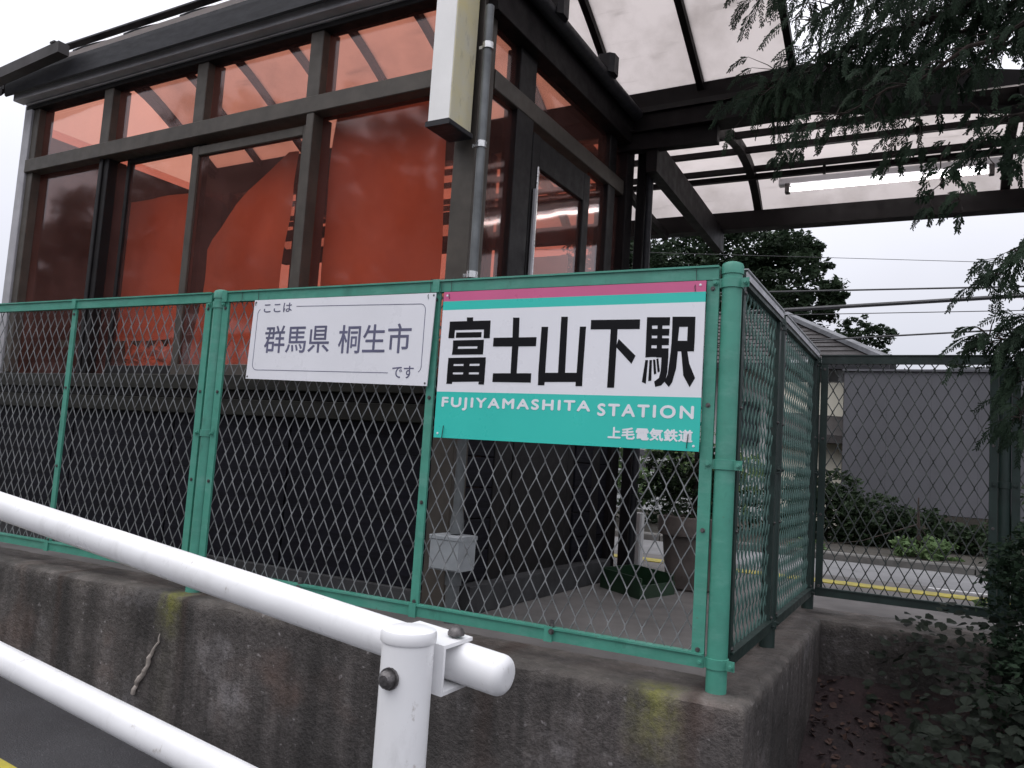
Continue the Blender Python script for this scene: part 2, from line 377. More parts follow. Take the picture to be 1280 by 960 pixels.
# ------------------------------------------------------------------ ground
def smooth(a, b, x):
    t = max(0, min(1, (x - a) / (b - a))); return t * t * (3 - 2 * t)
def road_z(x): return -.73 - .0989 * max(-7.5, min(5, x))
def hsh(x, y): return math.sin(x * 12.9 + y * 7.3) * .5 + math.sin(x * 31.7 - y * 23.1 + 1.3) * .3 + math.sin(x * 3.1 + y * 5.9) * .6
def ground_z(x, y):
    zr = road_z(x)
    if y < -.2: return zr - .012
    if y > 1.6: return -.14 if y < 60 else -.14 - (y - 60) * .01
    pit = -.21 - .34 * (1.42 - y) + .015 * hsh(x * 1.5, y * 1.5) + .05 * smooth(.5, 1.6, x)
    t = smooth(-.2, .02, y); return zr * (1 - t) + pit * t - .012
def axis(lim, fine0, fine1, st):
    a = []; q = fine0
    while q <= fine1: a.append(q); q += st
    q = fine1; d = st
    while q < lim: d *= 1.22; q += d; a.append(q)
    q = fine0; d = st; b = []
    while q > -lim: d *= 1.22; q -= d; b.append(q)
    return b[::-1] + a
gx = axis(320, -.2, 2.2, .06); gy = axis(320, -.5, 1.8, .06)
g = MB(); nx = len(gx)
for y in gy:
    for x in gx: g.v.append((x, y, ground_z(x, y)))
for j in range(len(gy) - 1):
    for i in range(nx - 1): g.f.append((j * nx + i, j * nx + i + 1, (j + 1) * nx + i + 1, (j + 1) * nx + i))
struct('ground', g, SOIL, True)
m = MB(); xs = [-30 + .5 * i for i in range(80)]; ys = [-5.5, -3, -1, -.5, -.2, -.085]
for y in ys:
    for x in xs: m.v.append((x, y, road_z(x)))
for j in range(len(ys) - 1):
    for i in range(len(xs) - 1):
        a = j * len(xs) + i; m.f.append((a, a + 1, a + len(xs) + 1, a + len(xs)))
struct('road', m, ASPH, True)
m = MB()
for i in range(60):
    x0 = -12 + i * .2; x1 = x0 + .2
    if x1 > -1.85: break
    y0, y1 = -.66, -.515
    m.add([(x0, y0, road_z(x0) + .004), (x1, y0, road_z(x1) + .004), (x1, y1, road_z(x1) + .004), (x0, y1, road_z(x0) + .004)], [(0, 1, 2, 3)])
struct('road_edge_line', m, YELLOW)
# platform floor behind the wall
m = MB(); m.box((-9, .14, -.3), (-.02, 1.71, -.012)); m.box((-9, 1.71, -.3), (5, 3.25, -.014)); struct('platform', m, FLOOR)
m = MB(); m.box((-9, 3.25, -.3), (7, 4.75, -.06)); struct('path', m, PAVE)
m = MB(); m.box((-9, 2.80, -.014), (1.1, 2.96, -.009)); struct('platform_edge_line', m, YELLOW)
m = MB(); m.box((.5, 3.12, -.014), (2.4, 3.17, -.008)); struct('white_edge_line', m, WHITEP)
m = MB()
for i in range(14): m.bbox((-3.4 + i * .6, 4.75, -.2), (-2.81 + i * .6, 4.87, .0), .012)
struct('kerb', m, KERB)
m = MB(); m.box((-9, 4.87, -.2), (9, 11, -.03)); struct('planting_bed', m, BED)

# ------------------------------------------------------------------ concrete wall
random.seed(5)
outer = [(-9, -.09), (.12, -.09), (.12, 1.42), (5, 1.42)]
inner = [(-9, .15), (-.03, .15), (-.03, 1.73), (5, 1.73)]
o_, i_ = [], []
for (a, b), (c, d) in zip(zip(outer, outer[1:]), zip(inner, inner[1:])):
    ln = math.dist(a, b); n = max(2, int(ln / .035)) if a[0] > -5 or b[0] < 1 else 20
    if a == (-9, -.09):
        ts = [i / 60 * .55 for i in range(60)] + [.55 + .45 * i / 130 for i in range(130)]
    else: ts = [i / n for i in range(n)]
    for t in ts:
        o_.append((a[0] + (b[0] - a[0]) * t, a[1] + (b[1] - a[1]) * t)); i_.append((c[0] + (d[0] - c[0]) * t, c[1] + (d[1] - c[1]) * t))
o_.append(outer[-1]); i_.append(inner[-1])
# outward normals
w = MB(); N = len(o_); rows = []
def nrm(k):
    a = Vector(o_[max(0, k - 1)]); b = Vector(o_[min(N - 1, k + 1)]); d = (b - a).normalized(); return Vector((d.y, -d.x))
prof = [(-1.5, .0), (-.9, 0), (-.5, 0), (-.25, 0), (-.1, 0), (-.035, 0), (-.012, -.002), (-.003, -.010), (0, -.022)]
for r_, (z, off) in enumerate(prof):
    row = []
    for k, p in enumerate(o_):
        n = nrm(k); j = (random.random() - .5) * (.006 if r_ > 5 else .002) + (.003 * math.sin(p[0] * 9 + z * 11))
        zz = z + ((random.random() - .6) * .004 if r_ > 5 else 0)
        q = Vector(p) + n * (off + j); row.append(len(w.v)); w.v.append((q.x, q.y, zz))
    rows.append(row)
for f in (.35, .7, 1):
    row = []
    for k, (p, q) in enumerate(zip(o_, i_)):
        e = Vector(p).lerp(Vector(q), f); row.append(len(w.v)); w.v.append((e.x, e.y, (random.random() - .5) * .003))
    rows.append(row)
row = []
for q in i_: row.append(len(w.v)); w.v.append((q[0], q[1], -1.5))
rows.append(row)
for a, b in zip(rows, rows[1:]):
    for k in range(N - 1): w.f.append((a[k], a[k + 1], b[k + 1], b[k]))
wall = solo('retaining_wall', w, CONC, 'stained low concrete retaining wall with mossy edge under the green fence', 'wall', smooth=True)
d = MB(); pts = []
for k in range(16):
    t = k / 15; pts.append((-1.985 - .115 * t ** 1.2 + .005 * math.sin(k * .9), -.096 - .004 * math.sin(k * 2.3), -.145 - .235 * t))
d.tube(pts, [.0015 + .0075 * math.sin(min(1, k / 13) * math.pi * .62) * (1 + .16 * math.sin(k * 1.3) + .1 * math.sin(k * 3.7)) for k in range(16)], 8)
XF[wall.name] = Matrix.Identity(4); obj('lime_drip', d, DRIP, wall, True)

# ------------------------------------------------------------------ fences
def chain(mb, P, Q, z0, z1, r=.0017, pw=.05, ph=.1, nrmv=None):
    P = Vector((*P, 0)); Q = Vector((*Q, 0)); d = (Q - P); ln = d.length; d.normalize(); n = Vector((d.y, -d.x, 0))
    k = int(ln / (pw / 2)); st = ln / k
    for i in range(k):
        s0, s1 = i * st, (i + 1) * st; pts = []; z = z0; c = 0
        jit = random.uniform(-.0012, .0012)
        while True:
            side = (c + i) % 2
            s = s1 - .0008 if side else s0 + .0008
            # the wire turns round its neighbour at each node
            base = P + d * (s + jit)
            dep = .0026 if c % 2 else -.0026
            pts.append(base + n * dep * .6 + Vector((0, 0, z - .004))); pts.append(base - n * dep * .6 + Vector((0, 0, z + .004)))
            if z >= z1 - 1e-4: break
            z = min(z1, z + ph / 2); c += 1
        mb.tube(pts, r, 5, caps=False)
    return mb
def fence(name, label, P, Q, posts, stiles, mids, cols, z0=.06, z1=1.15, wire=WIRE, split=None, wr_=.0020, post_r=.0275, loc=None, zpost=1.156, outn=None, pwid=.05):
    P = Vector((*P, 0)); Q = Vector((*Q, 0)); d = (Q - P).normalized(); n = outn or Vector((d.y, -d.x, 0))
    rail, railtop, pm = cols
    root = thing(name, loc or (P.x, P.y, 0), label, 'fence')
    def pt(s, o, z): q = P + d * s + n * o; return (q.x, q.y, z)
    for a, b in split:
        for zz, hh in ((z1 - .02, .04), (z0 + .019, .038)):
            mb = MB(); mb.beam(pt(a, 0, zz), pt(b, 0, zz), .022, hh)
            mb.beam(pt(a, .013, zz + hh / 2 - .003), pt(b, .013, zz + hh / 2 - .003), .008, .0055)
            obj('rail', mb, rail, root)
        if railtop: mb = MB(); mb.beam(pt(a, 0, z1 + .0015), pt(b, 0, z1 + .0015), .034, .003); obj('rail_cap', mb, railtop, root); mb = MB(); mb.beam(pt(a, .0135, z1 - .013), pt(b, .0135, z1 - .013), .004, .026); obj('rail_sheen_strip', mb, railtop, root)  # pale strip paints the sky's sheen along the rail's outer face
        mb = MB(); chain(mb, pt(a, -.006, 0)[:2], pt(b, -.006, 0)[:2], z0 + .02, z1 - .02, r=wr_, pw=pwid, ph=pwid * 2)
        obj('wire_mesh', mb, wire, root, True, kind='stuff')
        for k in range(int((b - a) / .8)):   # rail joints with bands
            pass
    for s, wd in stiles + mids:
        mb = MB(); mb.beam(pt(s, .004, z0), pt(s, .004, z1 - .041), wd, .009, up=n)
        mb.beam(pt(s - wd * .42, -.006, z0 + .04), pt(s - wd * .42, -.006, z1 - .041), .004, .018, up=n)
        st = obj('stile' if (s, wd) in stiles else 'middle_bar', mb, rail, root)
        bm_ = MB()
        for z in (z0 + .045, z0 + .36, z0 + .7, z1 - .065): bolt_mb(bm_, pt(s, .009, z), n, .0045, .005)
        obj('bolt', bm_, BOLT, st)
    for s in posts:
        mb = MB(); mb.tube([pt(s, -.01, -.01), pt(s, -.01, zpost - .012)], post_r, 20)
        po = obj('post', mb, pm, root, True)
        c = MB(); c.lathe(pt(s, -.01, zpost - .03), [(post_r + .003, 0), (post_r + .003, .022), (post_r, .030), (post_r * .6, .035), (.001, .036)], 20); obj('post_cap', c, pm, po, True)
        for z in (.075, .6, 1.10):
            c = MB(); c.lathe(pt(s, -.01, z), [(post_r + .001, -.014), (post_r + .0035, -.013), (post_r + .0035, .013), (post_r + .001, .014)], 20)
            for q in (-1, 1):
                c.beam(pt(s + q * (post_r - .002), .002, z), pt(s + q * (post_r + .022), .008, z), .004, .026)
                bolt_mb(c, pt(s + q * (post_r + .013), .012, z), n, .005, .009)
            obj('clamp_band', c, pm, po, True)
    return root, pt
ff, fpt = fence('mesh_fence', 'long green steel mesh fence carrying the station signs on the wall',
    (-4.6, 0), (.024, 0), [4.6 + .024, 4.6 - 1.955, 4.6 - 3.93], [(4.6 - .024, .034), (4.6 - 1.908, .032), (4.6 - 2.002, .032), (4.6 - 3.88, .032)],
    [(4.6 - .938, .030), (4.6 - 2.835, .028)], (GREEN, None, GREEN), split=[(4.6 - 1.925, 4.6 - .009), (4.6 - 3.9, 4.6 - 1.987), (0, .64)])
fs, _ = fence('mesh_fence', 'dark side run of the green mesh fence going back from the corner post',
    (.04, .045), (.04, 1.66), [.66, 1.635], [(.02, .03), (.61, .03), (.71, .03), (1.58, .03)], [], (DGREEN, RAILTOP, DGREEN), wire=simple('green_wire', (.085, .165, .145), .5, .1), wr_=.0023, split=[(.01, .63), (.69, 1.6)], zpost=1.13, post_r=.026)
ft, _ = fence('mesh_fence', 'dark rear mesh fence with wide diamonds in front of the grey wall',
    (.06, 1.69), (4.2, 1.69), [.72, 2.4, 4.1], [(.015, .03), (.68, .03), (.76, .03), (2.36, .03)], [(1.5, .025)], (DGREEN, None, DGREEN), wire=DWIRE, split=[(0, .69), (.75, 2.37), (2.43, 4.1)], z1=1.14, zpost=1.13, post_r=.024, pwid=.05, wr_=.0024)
# tie wires and joint bands on the front fence
mb = MB()
for x in (-1.895, -.955, -.90, -.385 - .1):
    q = 0
for x, l in ((-1.735, .03), (-.962, .03), (-.918, .012), (-.88, .035), (-.072, .05), (-1.82, .01)):
    mb.tube([(x, .014, 1.112 - l), (x, .014, 1.153), (x, 0, 1.156), (x, -.0155, 1.153), (x + .003, -.0165, 1.112), (x + .002, -.0285, 1.108 - l * .4), (x + .004, -.0275, 1.10 - l * .5)], .0011, 5)
for x, z in ((-.862, .66), (-.07, .668)):
    mb.tube([(x - .003, -.031, z - .03), (x, -.030, z + .01)], .0014, 5)
obj('tie_wire', mb, TIE, ff, True)
mb = MB()
for x in (-.938, -.46, -1.93 + .02, -2.835): 
    for z in (1.13, .079):
        if x == -.46 and z > 1: continue
        mb.box((x - .013, -.0185, z - .0215), (x + .013, -.0105, z + .0215))
obj('joint_band', mb, GREEN, ff)
mb = MB()
for x in (-.455, -1.42, -2.4):
    bolt_mb(mb, (x, -.004, .098), (0, 0, 1), .006, .022); bolt_mb(mb, (x + .006, -.0185, .088), (0, -1, 0), .006, .008)
obj('bolt', mb, BOLT, ff)

# ------------------------------------------------------------------ signs
GL = [[[-.8049,1.0193],[-.7821,1.0188],[-.7809,1.0046],[-.8038,1.0051]],[[-.8683,1.0072],[-.7171,1.0075],[-.7165,.9788],[-.7388,.9792],[-.8468,.9788],[-.8685,.9792]],[[-.8685,.9792],[-.8468,.9788],[-.8471,.9524],[-.8696,.9527]],[[-.7388,.9792],[-.7165,.9788],[-.716,.9509],[-.7382,.9512]],[[-.8412,.9709],[-.7469,.9709],[-.7472,.9541],[-.8414,.9538]],[[-.8507,.9453],[-.737,.9463],[-.7362,.926],[-.8498,.9254]],[[-.8498,.9254],[-.8309,.926],[-.831,.9182],[-.85,.9176]],[[-.7586,.9262],[-.7362,.926],[-.7364,.9177],[-.7587,.9178]],[[-.85,.9176],[-.7364,.9184],[-.7365,.8995],[-.8517,.8984]],[[-.8641,.8884],[-.7255,.8905],[-.7247,.8704],[-.8641,.8685]],[[-.8641,.8685],[-.8426,.8686],[-.8429,.8622],[-.8644,.8621]],[[-.8049,.8694],[-.783,.8695],[-.7833,.8625],[-.8052,.8624]],[[-.7462,.8703],[-.7247,.8704],[-.725,.8634],[-.7464,.8633]],[[-.8644,.8621],[-.725,.8634],[-.725,.8433],[-.8643,.8415]],[[-.8643,.8415],[-.8428,.8417],[-.8431,.8353],[-.8646,.8351]],[[-.8044,.8427],[-.7833,.8429],[-.7835,.8359],[-.8046,.8357]],[[-.7464,.8432],[-.725,.8433],[-.7253,.8364],[-.7467,.8362]],[[-.8646,.8351],[-.7253,.8364],[-.7251,.8136],[-.8642,.8103]],[[-.8642,.8103],[-.8427,.8106],[-.8438,.8042],[-.8653,.8046]],[[-.7448,.8126],[-.7251,.8136],[-.7259,.8039],[-.7457,.8043]],[[-.7019,.9521],[-.5521,.9524],[-.5524,.9241],[-.7021,.9244]],[[-.6374,1.0147],[-.6152,1.0141],[-.613,.9518],[-.6351,.952]],[[-.6347,.9246],[-.6125,.9245],[-.6125,.8402],[-.6338,.84]],[[-.6957,.8401],[-.5623,.8413],[-.5625,.8125],[-.6959,.8126]],[[-.5372,.9839],[-.5151,.9835],[-.5159,.8431],[-.5387,.8429]],[[-.5387,.8429],[-.3932,.8441],[-.393,.8169],[-.5375,.8148]],[[-.5375,.8148],[-.5155,.8151],[-.5163,.8052],[-.5376,.8048]],[[-.4139,.8166],[-.393,.8169],[-.3929,.8045],[-.4139,.8042]],[[-.4109,.9823],[-.3912,.9819],[-.3932,.8441],[-.4128,.8439]],[[-.4734,1.0135],[-.4518,1.0129],[-.4503,.8436],[-.4732,.8434]],[[-.3763,1.0013],[-.2251,.9998],[-.225,.9719],[-.376,.9731]],[[-.3129,.9727],[-.2919,.9724],[-.2931,.8017],[-.3146,.8014]],[[-.287,.944],[-.2333,.8947],[-.2445,.8713],[-.2937,.9204]],[[-.2046,1.0057],[-.189,1.0053],[-.1871,.8909],[-.2038,.8896]],[[-.1723,.981],[-.1583,.9808],[-.1563,.8896],[-.1716,.8896]],[[-.189,1.0053],[-.1372,1.0041],[-.1373,.9804],[-.1891,.9813]],[[-.1886,.9719],[-.1375,.971],[-.1378,.9517],[-.1876,.9524]],[[-.1879,.9448],[-.1375,.9442],[-.1372,.9243],[-.1875,.9247]],[[-.1883,.9159],[-.1374,.9156],[-.1368,.8908],[-.1877,.8909]],[[-.1564,.8909],[-.1368,.8908],[-.1379,.8482],[-.1423,.8234],[-.1537,.8103],[-.1706,.8063],[-.1746,.8211],[-.1611,.8312],[-.157,.8511]],[[-.2034,.8821],[-.1956,.8821],[-.1986,.8146],[-.2105,.8194]],[[-.1911,.8821],[-.184,.8821],[-.183,.8235],[-.1919,.8221]],[[-.1809,.8834],[-.1745,.8834],[-.1693,.8436],[-.1762,.841]],[[-.1714,.8852],[-.1657,.8871],[-.1594,.8498],[-.1657,.8473]],[[-.1303,1.0052],[-.065,1.0036],[-.0649,.9753],[-.1296,.9765]],[[-.1296,.9765],[-.1095,.9761],[-.112,.9365],[-.1296,.9367]],[[-.0853,.9757],[-.0649,.9753],[-.0644,.936],[-.0853,.9362]],[[-.1296,.9367],[-.0644,.936],[-.0649,.9067],[-.1307,.9069]],[[-.1307,.9069],[-.1106,.9069],[-.1133,.8576],[-.1227,.8194],[-.1315,.8064],[-.1441,.8203],[-.1363,.842]],[[-.1007,.9068],[-.0834,.9067],[-.0769,.8731],[-.0586,.8324],[-.0727,.8067],[-.092,.8394]]]
def prism_uv(mb, poly, y0, y1):
    n = len(poly); area = sum(poly[i][0] * poly[(i + 1) % n][1] - poly[(i + 1) % n][0] * poly[i][1] for i in range(n))
    if area < 0: poly = poly[::-1]
    vs = [(u, y1, z) for u, z in poly] + [(u, y0, z) for u, z in poly]
    mb.add(vs, [tuple(range(n)), tuple(range(2 * n - 1, n - 1, -1))] + [(i, i + n, (i + 1) % n + n, (i + 1) % n) for i in range(n)])
def text(body, u0, z0, u1, z1, y0, y1, off=0., spc=1., fat=.0):
    if fat:
        mb = MB()
        for k, (dx, dz) in enumerate(((-1, 0), (1, 0), (0, 1), (0, -1))):
            m2 = text(body, u0 + fat * (1 + dx), z0 + fat * (1 + dz), u1 - fat * (1 - dx), z1 - fat * (1 - dz), y0 - k * .00004, y1, 0, spc); mb.add(m2.v, m2.f)
        return mb
    cu = bpy.data.curves.new('t', 'FONT'); cu.body = body; cu.size = 1; cu.offset = off; cu.extrude = .5; cu.space_character = spc; cu.resolution_u = 4
    o = bpy.data.objects.new('t', cu); COL.objects.link(o); bpy.context.view_layer.update()
    me = bpy.data.meshes.new_from_object(o.evaluated_get(bpy.context.evaluated_depsgraph_get()))
    xs = [v.co.x for v in me.vertices]; ys = [v.co.y for v in me.vertices]
    a, b, c, d_ = min(xs), max(xs), min(ys), max(ys); mb = MB()
    mb.v = [(u0 + (v.co.x - a) / (b - a) * (u1 - u0), y0 + (.5 - v.co.z) * (y1 - y0), z0 + (v.co.y - c) / (d_ - c) * (z1 - z0)) for v in me.vertices]
    mb.f = [tuple(p.vertices) for p in me.polygons]
    bpy.data.objects.remove(o); bpy.data.meshes.remove(me); bpy.data.curves.remove(cu); return mb
def kanji(o, n, u0, u1): o['cuts'] = [u0 + (u1 - u0) * (k + 1) / n for k in range(n - 1)]; return o
ya, yb = -.026, -.022
t = thing('station_sign', (-.47, ya, .63), 'white and teal station name board with large black characters and magenta top stripe', 'sign')
zs = [(.631, .779, SIGNT, 'teal_band'), (.779, 1.045, SIGNW, 'plate'), (1.045, 1.074, SIGNT, 'teal_stripe'), (1.074, 1.105, SIGNM, 'magenta_stripe')]
for a, b, mt, nm in zs:
    mb = MB(); mb.box((-.899, ya, a), (-.0395, yb, b)); obj(nm, mb, mt, t)
mb = MB()
for k, p in enumerate(GL): prism_uv(mb, p, ya - .0007 - (k % 7) * .00003, ya + .0005)
obj('lettering', mb, INK, t)['cuts'] = [-.710, -.561, -.405, -.239]
mb = text('FUJIYAMASHITA', -.877, .7205, -.363, .7625, ya - .0007, ya + .0005, 0, 1.26, .0017); obj('lettering', mb, SIGNW, t)
mb = text('STATION', -.341, .7185, -.0575, .7555, ya - .0007, ya + .0005, 0, 1.28, .0017); obj('lettering', mb, SIGNW, t)
mb = text('上毛電気鉄道', -.305, .654, -.0575, .6895, ya - .0007, ya + .0005, 0, 1, .0013); kanji(obj('lettering', mb, SIGNW, t), 6, -.305, -.0575)
mb = MB()
for u, z in ((-.885, .645), (-.055, .645), (-.885, 1.093), (-.055, 1.093)): bolt_mb(mb, (u, ya, z), (0, -1, 0), .0025, .002)
obj('screw', mb, SIGNW, t)
t = thing('town_sign', (-1.34, ya, .80), 'small white board with slate blue town name and thin rounded border', 'sign')
mb = MB(); prism_uv(mb, [(-1.7495, .811), (-.940, .796), (-.930, 1.1045), (-1.739, 1.1065)], ya, yb); obj('plate', mb, SIGNW, t)
for a in (('ここは', -1.689, 1.058, -1.552, 1.092, .0004), ('群馬県', -1.672, .907, -1.363, 1.008, .0008), ('桐生市', -1.323, .904, -1.016, 1.005, .0008), ('です', -1.082, .820, -.996, .862, .0004)):
    mb = text(a[0], *a[1:5], ya - .0007, ya + .0004, 0, 1, a[5]); kanji(obj('lettering', mb, SLATE, t), len(a[0]), a[1], a[3])
def arc(cx, cz, r, a0, a1): return [(cx + r * math.cos(R(a0 + (a1 - a0) * k / 6)), cz + r * math.sin(R(a0 + (a1 - a0) * k / 6))) for k in range(7)]
mb = MB()
def thin(pl, w_=.0011):
    for p, q in zip(pl, pl[1:]):
        dx, dz = q[0] - p[0], q[1] - p[1]; l = math.hypot(dx, dz); nx_, nz_ = -dz / l * w_, dx / l * w_
        ex, ez = dx / l * .0004, dz / l * .0004
        prism_uv(mb, [(p[0] - ex - nx_, p[1] - ez - nz_), (q[0] + ex - nx_, q[1] + ez - nz_), (q[0] + ex + nx_, q[1] + ez + nz_), (p[0] - ex + nx_, p[1] - ez + nz_)], ya - .0006, ya + .0003)
thin([(-1.53, 1.0775)] + arc(-.988, 1.048, .021, 90, 0) + arc(-.988, .860, .021, 0, -60))
thin([(-1.10, .838)] + arc(-1.70, .865, .021, 270, 180) + arc(-1.697, 1.052, .021, 180, 118))
obj('border_line', mb, SLATE, t)
mb = MB()
for u, z in ((-1.742, .819), (-.948, .805), (-.938, 1.096), (-1.731, 1.098)): bolt_mb(mb, (u, ya, z), (0, -1, 0), .0025, .002)
obj('screw', mb, BOLT, t)

# ------------------------------------------------------------------ guard rail
dr = Vector((-1, .0284, .0989)).normalized(); E0 = Vector((.075, -1.3325, .3233))
t = thing('guard_rail', (0, -1.41, road_z(0)), 'glossy white tubular guard rail in front of the stained wall', 'guard rail')
for k, (off, s0) in enumerate(((0, 0), (-.262, .0))):
    e = E0 + Vector((0, 0, off)); r = .0245; pts = []; rs = []
    for a in range(7): q = R(90 * a / 6); pts.append(e - dr * (r * .55 * math.cos(q))); rs.append(max(.0006, r * (.45 + .55 * math.sin(q)) if a else .008))
    for q in (.15, .5, 1.0, 2, 3, 4.5): pts.append(e + dr * q); rs.append(r)
    mb = MB(); mb.tube(pts, rs, 28); obj('rail', mb, WHITEP, t, True)
def gpost(px, py):
    zb = road_z(px); zt = .379 + (.0989 * -px)
    mb = MB(); mb.tube([(px, py, zb - .1), (px, py, zt - .014)], .0302, 32); po = obj('post', mb, WHITEP, t, True)
    c = MB(); c.lathe((px, py, zt - .016), [(.0315, 0), (.0325, .002), (.0325, .010), (.031, .0135), (.025, .0158), (.001, .0165)], 32); obj('post_cap', c, WHITEP, po, True)
    for off in (0, -.262):
        zr = E0.z + off + .0989 * (E0.x - px); mb = MB(); x0, x1 = px - .05, px + .030; y0 = py + .031; th = .0042
        zt_, zb_ = zr + .029, zr - .029; sl = -.0989
        def sb(xa, ya_, za, xb, yb_, zb2):
            mb.add([(x, y, z + (x - px) * sl) for z in (za, zb2) for y in (ya_, yb_) for x in (xa, xb)], [(0, 2, 3, 1), (4, 5, 7, 6), (0, 1, 5, 4), (2, 6, 7, 3), (0, 4, 6, 2), (1, 3, 7, 5)])
        sb(x0, y0, zb_, x1, y0 + th, zt_); sb(x0, y0 + th, zt_ - th, x1, y0 + .066, zt_); sb(x0, y0 + th, zb_, x1, y0 + .060, zb_ + th)
        br = obj('bracket', mb, WHITEP, t)
        b = MB(); c = Vector((px - .001, py - .030, zr - .004))
        b.tube([c, c + Vector((0, -.003, 0))], .0125, 14); b.tube([c + Vector((0, -.003, 0)), c + Vector((0, -.009, 0)), c + Vector((0, -.0125, 0))], [.0105, .0100, .006], 10)
        b2 = Vector((px + .018, py + .031 + .045, zt_ + .001)); b.tube([b2, b2 + Vector((0, 0, .003)), b2 + Vector((0, 0, .008)), b2 + Vector((0, 0, .0105))], [.0105, .0105, .008, .004], 12)
        obj('bolt', b, BOLT, br, True)
gpost(-.004, -1.413); gpost(-2.0, -1.357)

# ------------------------------------------------------------------ waiting room
O = (-1.045, .34, 0)
wr = thing('waiting_room', O, 'glazed bronze framed station waiting room with red tinted panes and arched milky roof', 'building', rz=R(-2))
def P(name, boxes, mat, parent=wr, r=.003, **k):
    mb = MB()
    for a, b in boxes: mb.bbox(a, b, r) if r else mb.box(a, b)
    return obj(name, mb, mat, parent, local=True, **k)
LX = -3.17
P('corner_post', [((-.10, 0, 0), (0, .10, 2.43))], BRONZE)
P('corner_post', [((LX, 0, 0), (LX + .07, .09, 2.44))], SILVER); P('frame', [((LX + .073, .012, .88), (LX + .13, .10, 2.44))], BRONZE)
for x in (-2.424, -1.679, -.927): P('mullion', [((x, .008, 2.112), (x + .075, .115, 2.428))], BRONZE)
P('transom', [((LX + .073, -.004, 2.032), (-.102, .10, 2.108))], BRONZE)
P('mullion', [((-2.424, .02, .87), (-2.395, .13, 2.03))], BRONZED); P('mullion', [((-2.393, .03, .87), (-2.355, .135, 2.03))], BRONZED)
P('mullion', [((-.905, .0, .87), (-.862, .12, 2.03))], BRONZE)
P('header', [((LX + .02, -.002, 2.412), (-.0, .08, 2.438))], BRONZED); P('header', [((LX + .02, -.012, 2.4385), (0, .08, 2.447))], SILVER)
P('header', [((LX + .02, .004, 2.4475), (0, .08, 2.50))], BRONZED)
P('eave_rail', [((LX - .02, -.062, 2.450), (.02, .002, 2.492))], SILVER); P('eave_board', [((LX - .02, -.034, 2.4945), (.02, .004, 2.56))], BRONZED)
# sliding window leaf and its neighbour
def leaf(nm, x0, x1, y, z0, z1, w_, mat=BRONZE, top=None):
    f = part(nm, wr); P('leaf_stile', [((x0, y, z0), (x0 + w_, y + .035, z1)), ((x1 - w_, y, z0), (x1, y + .035, z1))], mat, f)
    P('leaf_rail', [((x0 + w_, y + .001, z1 - (top or w_)), (x1 - w_, y + .034, z1)), ((x0 + w_, y + .001, z0), (x1 - w_, y + .034, z0 + .05))], mat, f)
    P('window_pane', [((x0 + w_, y + .014, z0 + .05), (x1 - w_, y + .018, z1 - (top or w_)))], GLASS, f, r=0); return f
leaf('window_leaf', -2.262, -1.655, .075, .872, 2.028, .022, BRONZED)
leaf('sliding_leaf', -1.69, -.91, .035, .872, 2.000, .045, BRONZE, .045)
def pane(x0, x1, z0, z1, y=.05): P('window_pane', [((x0, y, z0), (x1, y + .004, z1))], GLASS, r=0)
pane(LX + .13, -2.425, .875, 2.031, .06); pane(-.86, -.102, .875, 2.031, .06); pane(-2.355, -2.262, .875, 2.031, .085)
for a, b in ((LX + .13, -2.425), (-2.348, -1.68), (-1.603, -.928), (-.851, -.102)): pane(a, b, 2.11, 2.429)
P('sill', [((LX + .01, -.03, .80), (-.101, .09, .868))], SILLM); P('sill', [((LX + .012, .0, .762), (-.101, .09, .799))], BRONZED)
P('sill', [((LX + .01, -.012, .69), (-.101, .09, .761))], SILLM)
edges = [LX + .09, -2.38, -1.60, -.85, -.10]
for a, b in zip(edges, edges[1:]):
    k = 5
    for j in range(k):
        z0 = .07 + j * (.62 / k); P('wall_board', [((a + .006, .02, z0), (b - .006, .06, z0 + .62 / k - .0015))], PANEL, r=.001)
P('panel_backing', [((LX + .05, .062, .0), (-.101, .09, .69))], BEAM, r=0)
P('base_channel', [((LX, .0, -.01), (-.10, .08, .068))], PLINTH)
# gutter in front of the eave (a trough), drooping end piece
mb = MB(); sec = [(-.035, 2.56), (-.035, 2.506), (-.048, 2.499), (-.088, 2.468), (-.098, 2.475), (-.102, 2.562), (-.096, 2.562), (-.092, 2.482), (-.086, 2.477), (-.05, 2.505), (-.041, 2.51), (-.041, 2.56)]
n = len(sec); mb.add([(x, y, z) for x in (LX - .05, .03) for y, z in sec], [(i, (i + 1) % n, n + (i + 1) % n, n + i) for i in range(n)]); obj('gutter', mb, GUTTER, wr, local=True)
mb = MB(); mb.beam((-2.56, -.16, 2.592), (-3.75, -.16, 2.50), .06, .062); mb.beam((-2.60, -.16, 2.627), (-2.64, -.16, 2.625), .066, .01); obj('gutter_end', mb, ROOF, wr, local=True)
# right-hand wall, with the door
D = 1.55
P('wall_post', [((-.07, .30, 0), (0, .44, 2.30))], BRONZED); P('wall_post', [((-.075, 1.27, 0), (-.002, 1.36, 2.30))], BRONZED)
P('corner_post', [((-.08, 1.46, 0), (.02, 1.56, 2.40))], BEAM)
P('transom', [((-.06, .10, 2.032), (.004, 1.46, 2.112))], BRONZE)
P('wall_plate', [((-.06, .02, 2.31), (.045, 1.5, 2.478))], BEAM)
dr_ = part('door', wr); P('door_frame', [((-.045, .47, .05), (-.012, .535, 2.0)), ((-.045, 1.0, .05), (-.012, 1.07, 2.0)), ((-.044, .535, 1.86), (-.013, 1.0, 2.0)), ((-.044, .535, .05), (-.013, 1.0, .72))], BRONZED, dr_)
P('window_pane', [((-.03, .535, .72), (-.026, 1.0, 1.86))], GLASS, dr_, r=0)
P('door_handle', [((-.010, .485, 1.25), (.006, .50, 1.75))], SILVER, dr_)
